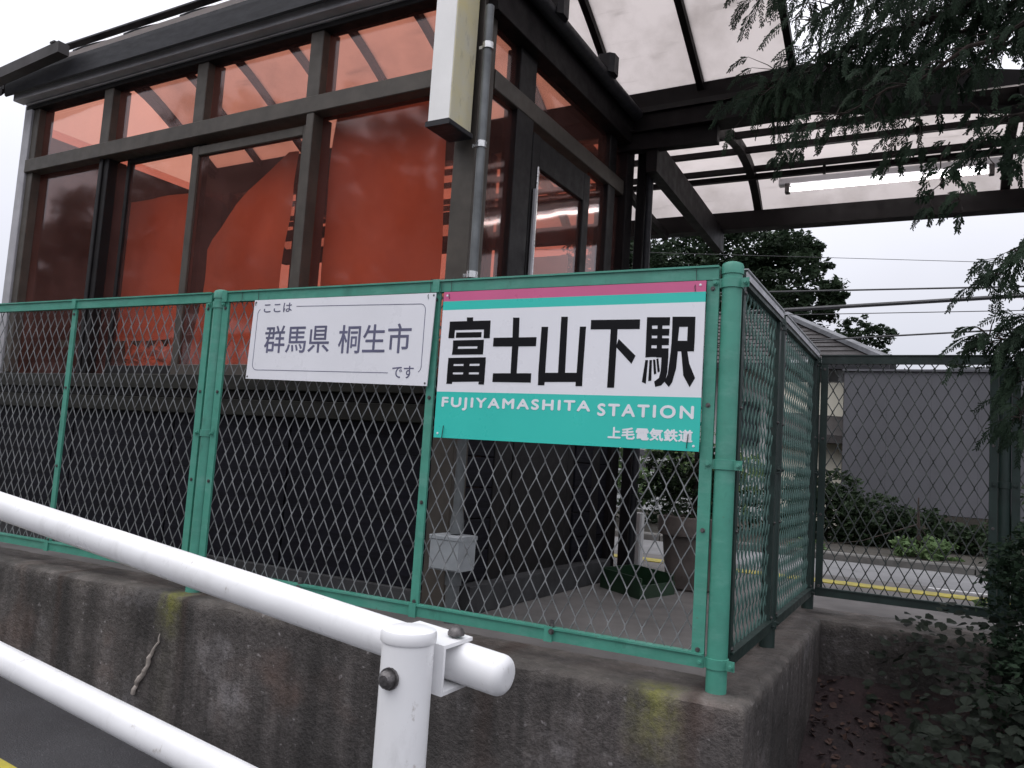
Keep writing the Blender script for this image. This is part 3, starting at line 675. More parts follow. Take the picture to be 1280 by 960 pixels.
P('door_seal', [((-.012, .515, .72), (-.006, .53, 1.86))], CLAMP, dr_)
for a, b in ((.10, .30), (1.07, 1.27), (1.36, 1.46)): P('window_pane', [((-.03, a, .86), (-.026, b, 2.031))], GLASS, r=0)
for a, b in ((.10, .30), (.44, 1.27), (1.36, 1.46)): P('window_pane', [((-.03, a, 2.113), (-.026, b, 2.31))], GLASS, r=0)
P('sill', [((-.05, .10, .70), (.012, .30, .86))], BRONZED); P('sill', [((-.05, 1.07, .70), (.012, 1.27, .86))], BRONZED)
P('door_sill', [((-.06, .44, .0), (.02, 1.27, .05))], BRONZED)
for a, b in ((.10, .30), (1.07, 1.27), (1.36, 1.46)):
    for j in range(5): z0 = .10 + j * .12; P('wall_board', [((-.04, a + .004, z0), (-.004, b - .004, z0 + .116))], PANEL)
P('plinth', [((-.08, -.0 + .10, -.012), (.05, 1.44, .095))], PLINTH)
# rear wall and left wall
for x in (-3.14, -2.4, -1.65, -.9): P('rear_post', [((x, 1.42, 0), (x + .07, 1.5, 2.37))], BRONZED)
for a, b in ((-3.07, -2.4), (-2.33, -1.65), (-1.58, -.9), (-.83, -.08)):
    P('rear_pane', [((a, 1.45, .75), (b, 1.454, 2.37))], GLASSB, r=0); P('rear_panel', [((a, 1.44, .0), (b, 1.48, .75))], INTER)
P('rear_rail', [((LX, 1.43, 1.98), (-.08, 1.49, 2.04))], BRONZED)
P('side_pane', [((LX + .02, .09, 2.30), (LX + .024, 1.42, 2.36))], GLASSB, r=0); P('side_panel', [((LX + .01, .09, .0), (LX + .05, 1.42, 2.30))], INTER)
# bench inside and a grey notice on the rear glass
b = P('bench', [((-2.9, 1.0, .40), (-.5, 1.40, .44))], INTER)
P('notice', [((-.62, 1.443, 1.28), (-.30, 1.447, 1.72))], SIGNW, r=0)
# arched roof
V = [(-.075, 2.585), (0, 2.69), (.15, 2.83), (.35, 2.955), (.58, 3.02), (.78, 3.0), (.98, 2.90), (1.22, 2.755), (1.47, 2.60)]
def vz(y): return lerp(V, y)
def arch(mb, x0, x1, prof, t0, t1, flat=False):
    "closed band following the profile between offsets t0 and t1 below it"
    vs = []; k = len(prof)
    for x in (x0, x1):
        for t_ in (t0, t1):
            for (y, z) in prof: vs.append((x, y, z - t_))
    fs = []
    def q(a, b_): return a * k + b_
    for i in range(k - 1):
        fs += [(q(0, i), q(2, i), q(2, i + 1), q(0, i + 1)), (q(1, i), q(1, i + 1), q(3, i + 1), q(3, i)), (q(0, i), q(0, i + 1), q(1, i + 1), q(1, i)), (q(2, i), q(3, i), q(3, i + 1), q(2, i + 1))]
    fs += [(q(0, 0), q(1, 0), q(3, 0), q(2, 0)), (q(0, k - 1), q(2, k - 1), q(3, k - 1), q(1, k - 1))]
    return mb.add(vs, fs)
VF = []
for (a, b_) in zip(V, V[1:]):
    for k in range(3): VF.append((a[0] + (b_[0] - a[0]) * k / 3, a[1] + (b_[1] - a[1]) * k / 3))
VF.append(V[-1])
# smooth the profile
for _ in range(3): VF = [VF[0]] + [((a[0] + 2 * b_[0] + c[0]) / 4, (a[1] + 2 * b_[1] + c[1]) / 4) for a, b_, c in zip(VF, VF[1:], VF[2:])] + [VF[-1]]
xr = [.87 - .4633 * k for k in range(10)]
for x in xr: mb = MB(); arch(mb, x - .017, x + .017, VF, .006, .05); obj('rafter', mb, BEAM, wr, local=True)
for a, b_ in zip(xr, xr[1:]): mb = MB(); arch(mb, b_ + .002, a - .002, VF, 0, .005); obj('roof_sheet', mb, POLY, wr, True, local=True)
for x in xr[1:-1]: mb = MB(); arch(mb, x - .018, x + .018, VF[4:], -.012, -.001); obj('cover_strip', mb, GUTTER, wr, local=True)
mb = MB(); arch(mb, xr[-1] - .03, xr[-1] + .0, [(y, z + .02) for y, z in VF], 0, .11); obj('gable_arch', mb, BEAM, wr, local=True)
mb = MB(); mb.beam((LX - .1, -.085, 2.578), (.92, -.085, 2.578), .02, .02); obj('eave_strip', mb, GUTTER, wr, local=True)
mb = MB(); mb.beam((LX - .1, .16, 2.87), (.92, .16, 2.87), .05, .010); obj('cover_strip', mb, GUTTER, wr, local=True)
# side gutter under the right part of the roof, with its brackets
mb = MB(); mb.tube([(.075, -.12, 2.50), (.075, 1.42, 2.455)], .034, 14); obj('side_gutter', mb, GUTTER, wr, True, local=True)
for y in (.42, .98):
    mb = MB(); mb.bbox((.04, y - .045, 2.47), (.135, y + .045, 2.565), .02); obj('bracket', mb, GUTTER, wr, local=True)

# ------------------------------------------------------------------ red sheets inside the glass
def sheet(name, pts, y, label, mat=CLOTH, amp=.02, fold=9.):
    "pts: outline rows [(x_left, x_right, z)] from bottom to top, hung with soft folds"
    mb = MB(); nx_ = 26; ny = 22; vs = []
    for j in range(ny + 1):
        t_ = j / ny; z = pts[0][2] + (pts[-1][2] - pts[0][2]) * t_
        a = lerp([((p[2] - pts[0][2]) / (pts[-1][2] - pts[0][2]), p[0]) for p in pts], t_); b_ = lerp([((p[2] - pts[0][2]) / (pts[-1][2] - pts[0][2]), p[1]) for p in pts], t_)
        for i in range(nx_ + 1):
            s = i / nx_; x = a + (b_ - a) * s
            vs.append((x, y + amp * (math.sin(x * fold + z * 2.2) + .5 * math.sin(x * fold * 2.3 - z * 5) + .35 * math.sin(z * 11 + x * 4)), z))
    mb.add(vs, [(j * (nx_ + 1) + i, j * (nx_ + 1) + i + 1, (j + 1) * (nx_ + 1) + i + 1, (j + 1) * (nx_ + 1) + i) for j in range(ny) for i in range(nx_)])
    mb.v = [tuple(XF[wr.name] @ Vector(v)) for v in mb.v]
    return solo(name, mb, mat, label, 'sheet', 'orange red sheets hung inside the waiting room', smooth=True)
sheet('hanging_sheet', [(-.87, -.235, .90), (-.86, -.26, 2.16)], .15, 'wide orange red sheet filling the window beside the corner post', amp=.014, fold=6)
sheet('hanging_sheet', [(-1.70, -1.17, .78), (-1.70, -1.13, 1.55), (-1.55, -1.12, 1.70), (-1.40, -1.12, 1.80), (-1.16, -1.10, 1.95)], .17, 'orange red sheet with a slanting top edge behind the sliding window')
sheet('hanging_sheet', [(-2.42, -1.78, 1.07), (-2.42, -1.77, 1.82), (-2.38, -1.77, 1.84)], .19, 'smaller orange red sheet left of the sliding window', amp=.008)
mb = MB(); random.seed(8)
for j in range(7):
    for i in range(16): mb.v.append(tuple(XF[wr.name] @ Vector((-2.24 + i * .03, .17 + random.uniform(-.012, .012), .93 + j * .02 + random.uniform(-.009, .009) + (.03 * math.sin(i * 1.7) if j == 6 else 0)))))
mb.f = [(j * 16 + i, j * 16 + i + 1, j * 16 + 17 + i, j * 16 + 16 + i) for j in range(6) for i in range(15)]
solo('crumpled_paper', mb, PAPER, 'crumpled pale paper lying under the smaller red sheet', 'paper')

# ------------------------------------------------------------------ lightbox sign on the corner
t = thing('lightbox_sign', (-1.08, .2, 1.78), 'tall white lightbox with yellowed side hung on the front corner post', 'sign', rz=R(-2))
def W2(mb): mb.v = [tuple(XF[wr.name] @ Vector(v)) for v in mb.v]; return mb
mb = MB(); mb.bbox((-.105, -.172, 1.80), (-.012, -.168, 2.75), .001); obj('front_panel', W2(mb), LBW, t)
mb = MB(); mb.box((-.0115, -.170, 1.80), (-.008, -.03, 2.75)); obj('side_panel', W2(mb), LBY, t)
mb = MB(); mb.box((-.107, -.168, 1.80), (-.1035, -.03, 2.75)); obj('side_panel', W2(mb), LBY, t)
mb = MB(); mb.bbox((-.112, -.178, 1.778), (-.003, -.02, 1.799), .003); obj('base_frame', W2(mb), GUTTER, t)
mb = MB(); mb.box((-.103, -.035, 1.80), (-.012, -.022, 2.75)); obj('back_plate', W2(mb), BRONZED, t)
mb = MB(); mb.box((-.09, -.022, 1.95), (-.03, -.001, 2.0)); mb.box((-.09, -.022, 2.35), (-.03, -.001, 2.40)); obj('bracket', W2(mb), BRONZED, t)
# conduit down the corner
t = thing('conduit', (-1.0, .3, 0), 'grey conduit pipe with junction box running down the corner post', 'pipe')
mb = MB(); mb.tube([(.066, -.045, .30), (.062, -.05, 1.3), (.055, -.05, 2.28)], [.018, .0165, .0165], 14); obj('pipe', W2(mb), PIPE, t, True)
mb = MB(); mb.tube([(.066, -.045, -.012), (.066, -.045, .12)], .024, 14); mb.tube([(.066, -.045, .12), (.066, -.045, .17)], .030, 14); mb.tube([(.066, -.045, .30), (.066, -.045, .345), (.066, -.045, .38)], [.025, .025, .018], 14); obj('pipe', W2(mb), PIPE, t, True)
mb = MB(); mb.bbox((.005, -.115, .175), (.125, -.005, .29), .006); jb = obj('junction_box', W2(mb), BOXG, t)
mb = MB(); mb.bbox((.001, -.119, .28), (.129, -.001, .296), .003); obj('box_lid', W2(mb), BOXG, jb)
for z in (1.24, 1.735, 2.12):
    mb = MB(); mb.lathe((.058, -.05, z), [(.0175, -.013), (.0215, -.012), (.0215, .012), (.0175, .013)], 16); mb.box((.02, -.053, z - .006), (.045, -.047, z + .006)); obj('clamp', W2(mb), CLAMP, t, True)

# ------------------------------------------------------------------ platform canopy
cn = thing('platform_canopy', (-1, 1.85, 0), 'dark steel platform canopy with milky sheets and long main beam behind the waiting room', 'canopy')
A0 = XF[wr.name] @ Vector((LX - .3, 1.51, 0)); A1 = XF[wr.name] @ Vector((.93, 1.51, 0)); A2 = Vector((.86, 2.12, 0)); A3 = Vector((2.6, 2.66, 0))
def bm(name, p, q, z0, z1, w_, mat=BEAM, par=cn, z0b=None, z1b=None):
    mb = MB(); p = Vector((p[0], p[1], 0)); q = Vector((q[0], q[1], 0)); d = (q - p).normalized(); s = Vector((-d.y, d.x, 0)) * w_ / 2
    z0b = z0 if z0b is None else z0b; z1b = z1 if z1b is None else z1b
    vs = [(*(p - s)[:2], z0), (*(p + s)[:2], z0), (*(p + s)[:2], z1), (*(p - s)[:2], z1), (*(q - s)[:2], z0b), (*(q + s)[:2], z0b), (*(q + s)[:2], z1b), (*(q - s)[:2], z1b)]
    mb.add(vs, [(0, 1, 2, 3), (7, 6, 5, 4), (0, 4, 5, 1), (1, 5, 6, 2), (2, 6, 7, 3), (3, 7, 4, 0)]); return obj(name, mb, mat, par)
bm('main_beam', A0, A1, 2.385, 2.60, .09)
bm('main_beam', A1, A2, 2.375, 2.60, .09, z1b=2.55); bm('main_beam', A2, A3, 2.375, 2.55, .09)
off = Vector((0, -.05, 0)); AL = XF[wr.name] @ Vector((0, 1.51, 0)); bm('beam_flange', AL + off, A1 + off, 2.475, 2.505, .03, BRONZED); bm('beam_flange', AL + Vector((0, -.02, 0)), A1 + Vector((0, -.02, 0)), 2.362, 2.374, .14)
bm('wall_plate', XF[wr.name] @ Vector((-.1, 1.46, 0)), XF[wr.name] @ Vector((.5, 1.5, 0)), 2.27, 2.36, .06)
F = [(1.98, 2.44), (2.25, 2.55), (2.6, 2.62), (2.95, 2.60), (3.15, 2.52), (3.32, 2.38)]
FF = []
for a, b_ in zip(F, F[1:]):
    for k in range(3): FF.append((a[0] + (b_[0] - a[0]) * k / 3, a[1] + (b_[1] - a[1]) * k / 3))
FF.append(F[-1])
for _ in range(3): FF = [FF[0]] + [((a[0] + 2 * b_[0] + c[0]) / 4, (a[1] + 2 * b_[1] + c[1]) / 4) for a, b_, c in zip(FF, FF[1:], FF[2:])] + [FF[-1]]
fx = [-4.9, -3.45, -2.0, -.57, .87, 2.3, 3.7]
for x in fx: mb = MB(); arch(mb, x - .025, x + .025, FF, .006, .065); obj('rafter', mb, BEAM, cn)
for a, b_ in zip(fx, fx[1:]): mb = MB(); arch(mb, a + .002, b_ - .002, FF, 0, .005); obj('roof_sheet', mb, POLY, cn, True)
for y, dz in ((2.42, 0), (2.73, 0), (2.98, 0), (3.03, .02)):
    mb = MB(); z = lerp(FF, y) - .03 - dz; mb.beam((-4.9, y, z), (3.7, y, z), .03, .035); obj('purlin', mb, BEAM, cn)
bm('far_beam', (-4.9, 3.30), (3.7, 3.30), 2.24, 2.36, .10)
for x in (-.84, -3.2, 2.3): bm('tie_beam', (x, 1.80), (x, 3.34), 2.15, 2.325, .06, z0b=2.10, z1b=2.265)
mb = MB(); mb.beam((-1.28, 1.9, 2.4), (-1.20, 3.25, 2.22), .04, .05); obj('brace', mb, BEAM, cn)
mb = MB(); mb.bbox((.035, 1.565, -.01), (.085, 1.62, 2.37), .004); obj('column', W2(mb), BEAM, cn)
mb = MB(); mb.tube([tuple(Vector((.108, 1.58, z))) for z in (-.01, 2.3)], .019, 12); obj('downpipe', W2(mb), GUTTER, cn, True)
mb = MB(); mb.bbox((-3.2, 1.55, -.01), (-3.1, 1.65, 2.38), .004); obj('column', W2(mb), BEAM, cn)
def tube_light(x0, x1, y, z, label):
    t = thing('tube_light', ((x0 + x1) / 2, y, z), label, 'lamp', 'tube lights under the platform canopy')
    mb = MB(); mb.tube([(x0 + .03, y, z), (x1 - .03, y, z)], .0135, 12); obj('glowing_tube', mb, TUBE, t, True)
    mb = MB(); mb.bbox((x0 - .04, y - .015, z + .030), (x1 + .04, y + .045, z + .075), .006); obj('housing', mb, SIGNW, t)
    mb = MB(); mb.bbox((x0, y - .022, z - .024), (x0 + .028, y + .022, z + .036), .004); mb.bbox((x1 - .028, y - .022, z - .024), (x1, y + .022, z + .036), .004); obj('end_cap', mb, BOLT, t)
    mb = MB()
    for q in (.2, .8): x = x0 + (x1 - x0) * q; mb.box((x - .008, y - .005, z + .085), (x + .008, y + .02, z + .16))
    obj('hanger', mb, BEAM, t)
tube_light(-.35, .80, 3.0, 2.395, 'lit white tube light under the canopy behind the drooping cedar twigs')
tube_light(-3.15, -1.75, 3.0, 2.395, 'lit tube light glimpsed through the waiting room glass')

# ------------------------------------------------------------------ things on the platform
t = thing('planter_pot', (-.55, 1.88, -.013), 'round brown planter pot standing on the platform behind the corner post', 'planter')
mb = MB(); mb.lathe((-.55, 1.88, -.013), [(.115, 0), (.125, .01), (.15, .24), (.152, .262), (.172, .266), (.176, .30), (.174, .355), (.160, .36), (.150, .33), (.001, .325)], 28); obj('pot', mb, TERRA, t, True)
A = Vector((-.63, 1.33, -.012)); e1 = Vector((-.80, .6, 0)).normalized(); e2 = Vector((.25, 1, 0)).normalized(); l1, l2, h = .34, .30, .085
t = thing('boot_tray', A, 'dark green plastic tray lying on the platform against the building plinth', 'tray')
mb = MB(); up = Vector((0, 0, 1))
def slab(p, a, b_, c):
    p = Vector(p); mb.add([p + a * i + b_ * j + c * k for k in (0, 1) for j in (0, 1) for i in (0, 1)], [(0, 2, 3, 1), (4, 5, 7, 6), (0, 1, 5, 4), (2, 6, 7, 3), (0, 4, 6, 2), (1, 3, 7, 5)])
slab(A, e1 * l1, e2 * l2, up * .008); obj('base', mb, TRAYG, t); mb = MB()
slab(A + up * .008, e1 * l1, e2 * .01, up * h); slab(A + up * .008 + e2 * .01, e1 * .01, e2 * (l2 - .01), up * h * .6); slab(A + e1 * (l1 - .01) + e2 * .01 + up * .008, e1 * .01, e2 * (l2 - .01), up * h); slab(A + e2 * (l2 - .01) + e1 * .01 + up * .008, e1 * (l1 - .02), e2 * .01, up * h)
obj('rim', mb, TRAYG, t)
mb = MB(); mb.bbox((-1.10, 2.5, -.014), (-1.03, 2.57, .30), .01); solo('white_crate', mb, HWHITE, 'small white box standing on the platform left of the planter', 'box')

# ------------------------------------------------------------------ houses and wall behind
t = thing('house', (-2.5, 9.0, 0), 'white walled house with brown roof and gutters behind the side fence', 'house')
mb = MB(); mb.box((-7, 9.0, -.1), (-.62, 13, 2.05)); obj('wall', mb, HWHITE, t)
for x in (-5.9, -4.4, -3.0, -2.15, -1.4):
    mb = MB(); mb.bbox((x, 8.95, .95), (x + .55, 9.0, 1.55), .01); wf = obj('window', mb, GUTTER, t); mb = MB(); mb.box((x + .04, 8.935, .99), (x + .51, 8.949, 1.51)); obj('pane', mb, HOUSEGLASS, wf)
for k in range(9): mb = MB(); mb.box((-6.9, 8.985, .1 + k * .09), (-2.2, 8.999, .1 + k * .09 + .082)); obj('cladding_board', mb, CORR if k % 2 else HWHITE, t)
mb = MB(); mb.add([(-7.3, 8.5, 2.02), (.05, 8.5, 2.02), (-1.75, 11, 3.15), (-7.3, 11, 3.15), (.05, 13.5, 2.02), (-7.3, 13.5, 2.02)], [(0, 1, 2, 3), (1, 4, 2), (3, 2, 4, 5)]); rf = obj('roof', mb, ROOF, t)
mb = MB(); mb.box((-7.3, 8.45, 1.93), (.08, 8.53, 2.015)); obj('gutter', mb, GUTTER, rf)
mb = MB(); mb.beam((.05, 8.48, 2.04), (-1.75, 10.98, 3.19), .14, .06); obj('hip_ridge', mb, TILE, rf)
for k in range(12):
    mb = MB(); y = 8.62 + k * .19; x1 = .05 - 1.8 * (y - 8.5) / 2.5; z = 2.02 + 1.13 * (y - 8.5) / 2.5; mb.beam((-7.3, y, z + .004), (x1, y, z + .004), .03, .008); obj('roof_seam', mb, ROOF, rf)
mb = MB(); mb.box((-1.1, 8.2, 1.98), (-.02, 8.5, 2.02)); mb.box((-.45, 8.3, 1.6), (-.40, 8.36, 1.98)); obj('porch_slab', mb, HWHITE, t)
mb = MB(); mb.box((-1.1, 8.15, 1.90), (0.02, 8.24, 1.975)); mb.tube([(-.15, 8.19, 1.9), (-.15, 8.19, 1.3)], .025, 8); obj('gutter', mb, GUTTER, t)
t = thing('shed', (-.4, 8.3, 0), 'narrow cream walled outbuilding with small dark awning left of the grey wall', 'building')
mb = MB(); mb.box((-1.3, 8.3, -.1), (-.2, 9.0, 1.75)); obj('wall', mb, CREAM, t)
mb = MB(); mb.add([(-1.3, 8.05, 1.13), (-.2, 8.05, 1.08), (-.2, 8.3, 1.32), (-1.3, 8.3, 1.38), (-1.3, 8.05, 1.05), (-.2, 8.05, 1.0)], [(0, 1, 2, 3), (4, 5, 1, 0)]); mb.box((-1.3, 8.04, 1.0), (-.2, 8.3, 1.05)); obj('awning', mb, ROOF, t)
t = thing('grey_wall', (1.5, 7.9, 0), 'long windowless grey clad wall behind the rear fence', 'wall')
for k in range(16):
    mb = MB(); mb.bbox((-.44 + k * .455, 7.9, .26), (-.44 + k * .455 + .4545, 7.94, 1.84), .001); obj('cladding_panel', mb, CORR, t)
mb = MB(); mb.box((-.45, 7.945, -.1), (6.9, 8.4, 1.83)); obj('core', mb, PLINTH, t)
mb = MB(); mb.box((-.3, 7.88, -.1), (6.9, 7.942, .255)); obj('base_wall', mb, BED, t)
mb = MB(); mb.box((-.46, 7.87, 1.842), (6.9, 8.42, 1.865)); obj('coping', mb, CORR, t)
t = thing('tiled_house', (4, 13, 0), 'low house with grey tiled roof showing just above the grey wall', 'house')
mb = MB(); mb.box((.3, 13, -.1), (9, 18, 2.3)); obj('wall', mb, HWHITE, t)
mb = MB(); mb.add([(-.1, 12.5, 2.28), (9.5, 12.5, 2.28), (9.5, 15.5, 2.86), (.9, 15.5, 2.86), (-.1, 18.5, 2.28), (9.5, 18.5, 2.28)], [(0, 1, 2, 3), (3, 2, 5, 4), (0, 3, 4)]); rf = obj('roof', mb, TILE, t)
for k in range(10): y = 12.5 + k * .3; mb = MB(); mb.beam((-.05 + k * .1, y, 2.30 + k * .058), (9.5, y, 2.30 + k * .058), .1, .035); obj('tile_course', mb, TILE, rf)
# overhead cables
def cable(label, y, x0, z0, x1, z1, r, sag=.0):
    mb = MB(); d = (z1 - z0) / (x1 - x0); X0, X1 = -16, 14; pts = []
    for k in range(25):
        x = X0 + (X1 - X0) * k / 24; pts.append((x, y + (x - x0) * .0, z0 + d * (x - x0) + sag * ((x + 1) ** 2) * .004))
    mb.tube(pts, r, 6); solo('overhead_cable', mb, CABLE, label, 'cable', 'overhead cables crossing the sky')
cable('topmost thick overhead cable crossing the open sky above the fence', 9.2, -2.2, 3.12, 1.42, 3.06, .012)
cable('thickest overhead cable bundle sagging below the top cable', 9.4, -2.2, 2.86, 1.42, 2.98, .028, .3)
cable('thin overhead cable just under the thick bundle', 9.6, -2.19, 2.86, 1.42, 2.84, .006)
cable('lowest overhead cable nearest the fence rail', 9.1, -1.11, 2.40, 1.43, 2.52, .012)
cable('faint thin wire passing in front of the big tree', 9.8, -2.57, 3.86, 1.42, 3.50, .004)

# ------------------------------------------------------------------ plants
def leaves(mb, cen, rad, n, size, rng, up=.3, hollow=.35):
    for _ in range(n):
        while True:
            p = Vector((rng.uniform(-1, 1), rng.uniform(-1, 1), rng.uniform(-1, 1)))
            if hollow < p.length < 1: break
        c = Vector((cen[0] + p.x * rad[0], cen[1] + p.y * rad[1], cen[2] + p.z * rad[2]))
        a = Vector((rng.gauss(0, 1), rng.gauss(0, 1), rng.gauss(0, .6))).normalized(); nn = Vector((rng.gauss(0, 1), rng.gauss(0, 1), rng.gauss(up, 1))).normalized()
        b = a.cross(nn).normalized(); s = size * rng.uniform(.6, 1.3)
        mb.add([c - a * s, c - b * s * .45, c + a * s, c + b * s * .45], [(0, 1, 2, 3)])
def tree(name, label, base, top, lobes, n, size, mat, seed, tr=.16, cat='tree', group=None, clump=26):
    rng = random.Random(seed); t = thing(name, base, label, cat, group); mb = MB()
    b = Vector(base); tp = Vector(top); mb.tube([b, b.lerp(tp, .4) + Vector((tr * .4, 0, 0)), b.lerp(tp, .75), tp], [tr, tr * .75, tr * .5, tr * .25], 9)
    for c, r in lobes: mb.tube([b.lerp(tp, .55), (b.lerp(tp, .75) + Vector(c)) / 2 + Vector((0, 0, -.1)), Vector(c)], [tr * .35, tr * .2, tr * .06], 6)
    obj('trunk', mb, BARK, t, True); mb = MB(); tot = sum(r[0] * r[2] for c, r in lobes)
    for c, r in lobes:
        k = max(1, int(n * r[0] * r[2] / tot / clump))
        for _ in range(k):
            while True:
                p = Vector((rng.uniform(-1, 1), rng.uniform(-1, 1), rng.uniform(-1, 1)))
                if .25 < p.length < 1: break
            cc = (c[0] + p.x * r[0], c[1] + p.y * r[1], c[2] + p.z * r[2]); q = rng.uniform(.12, .26) * min(r[0], 1.4)
            leaves(mb, cc, (q, q, q * .7), clump, size, rng, .8, 0)
    obj('crown', mb, mat, t, kind='stuff'); return t
tree('broadleaf_tree', 'big dark broadleaf tree rising behind the house roof', (-3.6, 14.5, -.1), (-3.2, 14.5, 5),
    [((-3.3, 14, 4.3), (1.5, 1.2, 1.3)), ((-4.6, 14, 4.2), (1.3, 1.1, 1.5)), ((-2.1, 13.6, 4.1), (1.0, .9, 1.15)), ((-1.45, 13.6, 3.7), (.6, .6, .75)), ((-1.7, 13.6, 4.7), (.5, .5, .4)), ((-3.0, 13.6, 3.4), (1.3, .8, 1.0)), ((-2.6, 14, 5.0), (.9, .9, .6)), ((-6, 14.3, 4.5), (1.2, 1.1, 1.6)), ((-2.3, 13.4, 2.9), (1.1, .7, .8)), ((-4.4, 14.2, 3.0), (1.8, .9, .9))],
    70000, .058, LTREE, 3, clump=60)
tree('broadleaf_tree', 'small rounded tree at the right edge of the big dark tree', (-.75, 13, -.1), (-.7, 13, 3.2),
    [((-.75, 13, 3.05), (.38, .4, .42)), ((-.35, 13, 3.1), (.26, .3, .2)), ((-1.15, 13, 2.8), (.4, .4, .4)), ((-.5, 13, 2.7), (.3, .3, .25))], 6500, .038, LTREE, 4, .06)
tree('broadleaf_tree', 'low round tree just showing above the rear fence rail', (.9, 16, -.1), (.9, 16, 2.8), [((.9, 16, 2.75), (.5, .5, .35)), ((.2, 16, 2.6), (.5, .5, .3)), ((1.6, 16, 2.6), (.5, .5, .3))], 1500, .07, LTREE, 14, .06)
def shrub(label, base, lobes, n, size, mat, seed, name='shrub'): return tree(name, label, base, (base[0], base[1], base[2] + .5), lobes, n, size, mat, seed, .02, 'shrub', None, 14)
shrub('dark dense shrub at the foot of the cream outbuilding', (-.45, 6.6, -.03), [((-.5, 6.6, .24), (.45, .3, .45)), ((-.05, 6.4, .16), (.42, .3, .32)), ((.35, 6.4, .12), (.35, .3, .24)), ((.8, 6.5, .08), (.35, .25, .16))], 9000, .035, LSHRUB, 21)
shrub('bright green weeds between the kerb and the grey wall', (.4, 5.5, -.03), [((.42, 5.5, .02), (.24, .2, .14)), ((.62, 5.6, .0), (.12, .12, .1)), ((-.45, 5.1, -.0), (.16, .12, .07))], 900, .04, LPALE, 22, 'weeds')
shrub('loose shrub climbing in front of the grey wall at right', (1.15, 6.2, -.03), [((1.2, 6.2, .2), (.35, .3, .4)), ((1.7, 6.1, .3), (.4, .3, .5))], 1500, .035, LSHRUB, 23)
shrub('pale green bush growing on the bed beyond the planter pot', (-2.2, 5.6, -.03), [((-2.0, 5.6, .75), (.7, .4, .5)), ((-2.8, 5.6, .7), (.6, .4, .6)), ((-1.3, 5.8, .5), (.5, .4, .4))], 4000, .04, LPALE, 24)
shrub('dark hedge along the bed behind the side fence', (-1.6, 6.4, -.03), [((-1.7, 6.4, .25), (.7, .35, .45)), ((-3, 6.4, .3), (.8, .35, .5)), ((-.95, 6.5, .2), (.3, .3, .35))], 4200, .035, LSHRUB, 25, 'hedge')
t = shrub('leafy plant growing in the brown planter pot', (-.55, 1.88, .30), [((-.55, 1.88, .43), (.19, .15, .12)), ((-.64, 1.85, .52), (.12, .1, .1)), ((-.46, 1.9, .56), (.12, .1, .09)), ((-.74, 1.88, .47), (.12, .1, .1)), ((-.68, 1.88, .60), (.12, .1, .1)), ((-.5, 1.88, .64), (.12, .1, .08))], 3600, .016, LSHRUB, 26, 'pot_plant')
shrub('dark evergreen shrub at the right end of the rear fence', (1.0, 1.1, -.3), [((.98, 1.2, .10), (.27, .25, .26)), ((.88, 1.25, .22), (.2, .2, .26)), ((.95, 1.0, -.12), (.28, .22, .22)), ((.86, 1.3, .30), (.15, .15, .14)), ((1.15, 1.3, .42), (.22, .2, .2)), ((1.1, .9, -.1), (.3, .25, .2)), ((.82, 1.1, -.0), (.14, .14, .12))], 16000, .014, LCEDAR, 27)
shrub('bright green clump beyond the rear fence post', (.82, 2.5, -.1), [((.85, 2.5, .04), (.16, .16, .12)), ((1.1, 2.5, .1), (.2, .16, .18))], 700, .018, LPALE, 28, 'weeds')

# cedar whose branches droop over the canopy
rng = random.Random(77)
ced = thing('cedar_tree', (1.75, 1.25, -.3), 'dark cedar with feathery drooping branches hanging in front of the canopy', 'tree')
mb = MB(); mb.tube([(1.75, 1.25, -.35), (1.72, 1.25, 1), (1.7, 1.28, 2.5), (1.66, 1.3, 4), (1.6, 1.3, 5.2)], [.16, .14, .12, .09, .03], 12); obj('trunk', mb, BARK, ced, True)
fol = MB()
def spray(p, d, L, w):
    "a drooping twig with flat feathery side twigs"
    seg = 7; q = Vector(p); d = Vector(d).normalized(); pts = [q.copy()]
    for k in range(seg):
        d = (d + Vector((rng.gauss(0, .06), rng.gauss(0, .06), -.16))).normalized(); q = q + d * L / seg; pts.append(q.copy())
    for a, b in zip(pts, pts[1:]):
        s = (b - a).cross(Vector((.3, 1, .1))).normalized() * .0012
        fol.add([a - s, a + s, b + s, b - s], [(0, 1, 2, 3)])
    for k in range(1, seg + 1):
        a = pts[k - 1]; b = pts[k]; dd = (b - a).normalized(); f = 1 - .55 * k / seg
        for h in range(2):
            o = a.lerp(b, h / 2 + .2)
            for sgn in (-1, 1):
                sd = (dd.cross(w) * sgn + dd * .9 + Vector((0, 0, -.35)) + Vector((rng.gauss(0, .15), rng.gauss(0, .15), rng.gauss(0, .1)))).normalized()
                ll = .030 * f * rng.uniform(.6, 1.2)
                nn = sd.cross(w).normalized() * .0027 if sd.cross(w).length > .01 else Vector((.003, 0, 0))
                m1 = o + sd * ll * .55 + Vector((0, 0, -.001)); e = o + sd * ll + Vector((0, 0, -.005))
                fol.add([o, m1 - nn, e, m1 + nn], [(0, 1, 2, 3)])
                for u in (.35, .7):
                    o2 = o + sd * ll * u; s2 = (sd * .8 + dd * .5 * (1 if u < .5 else -.2) + w * rng.uniform(-.4, .4) + Vector((0, 0, -.3))).normalized(); l2_ = ll * .45
                    n2 = s2.cross(Vector((.2, 1, 0))).normalized() * .0026
                    fol.add([o2, o2 + s2 * l2_ * .6 - n2, o2 + s2 * l2_, o2 + s2 * l2_ * .6 + n2], [(0, 1, 2, 3)])
brn = MB()
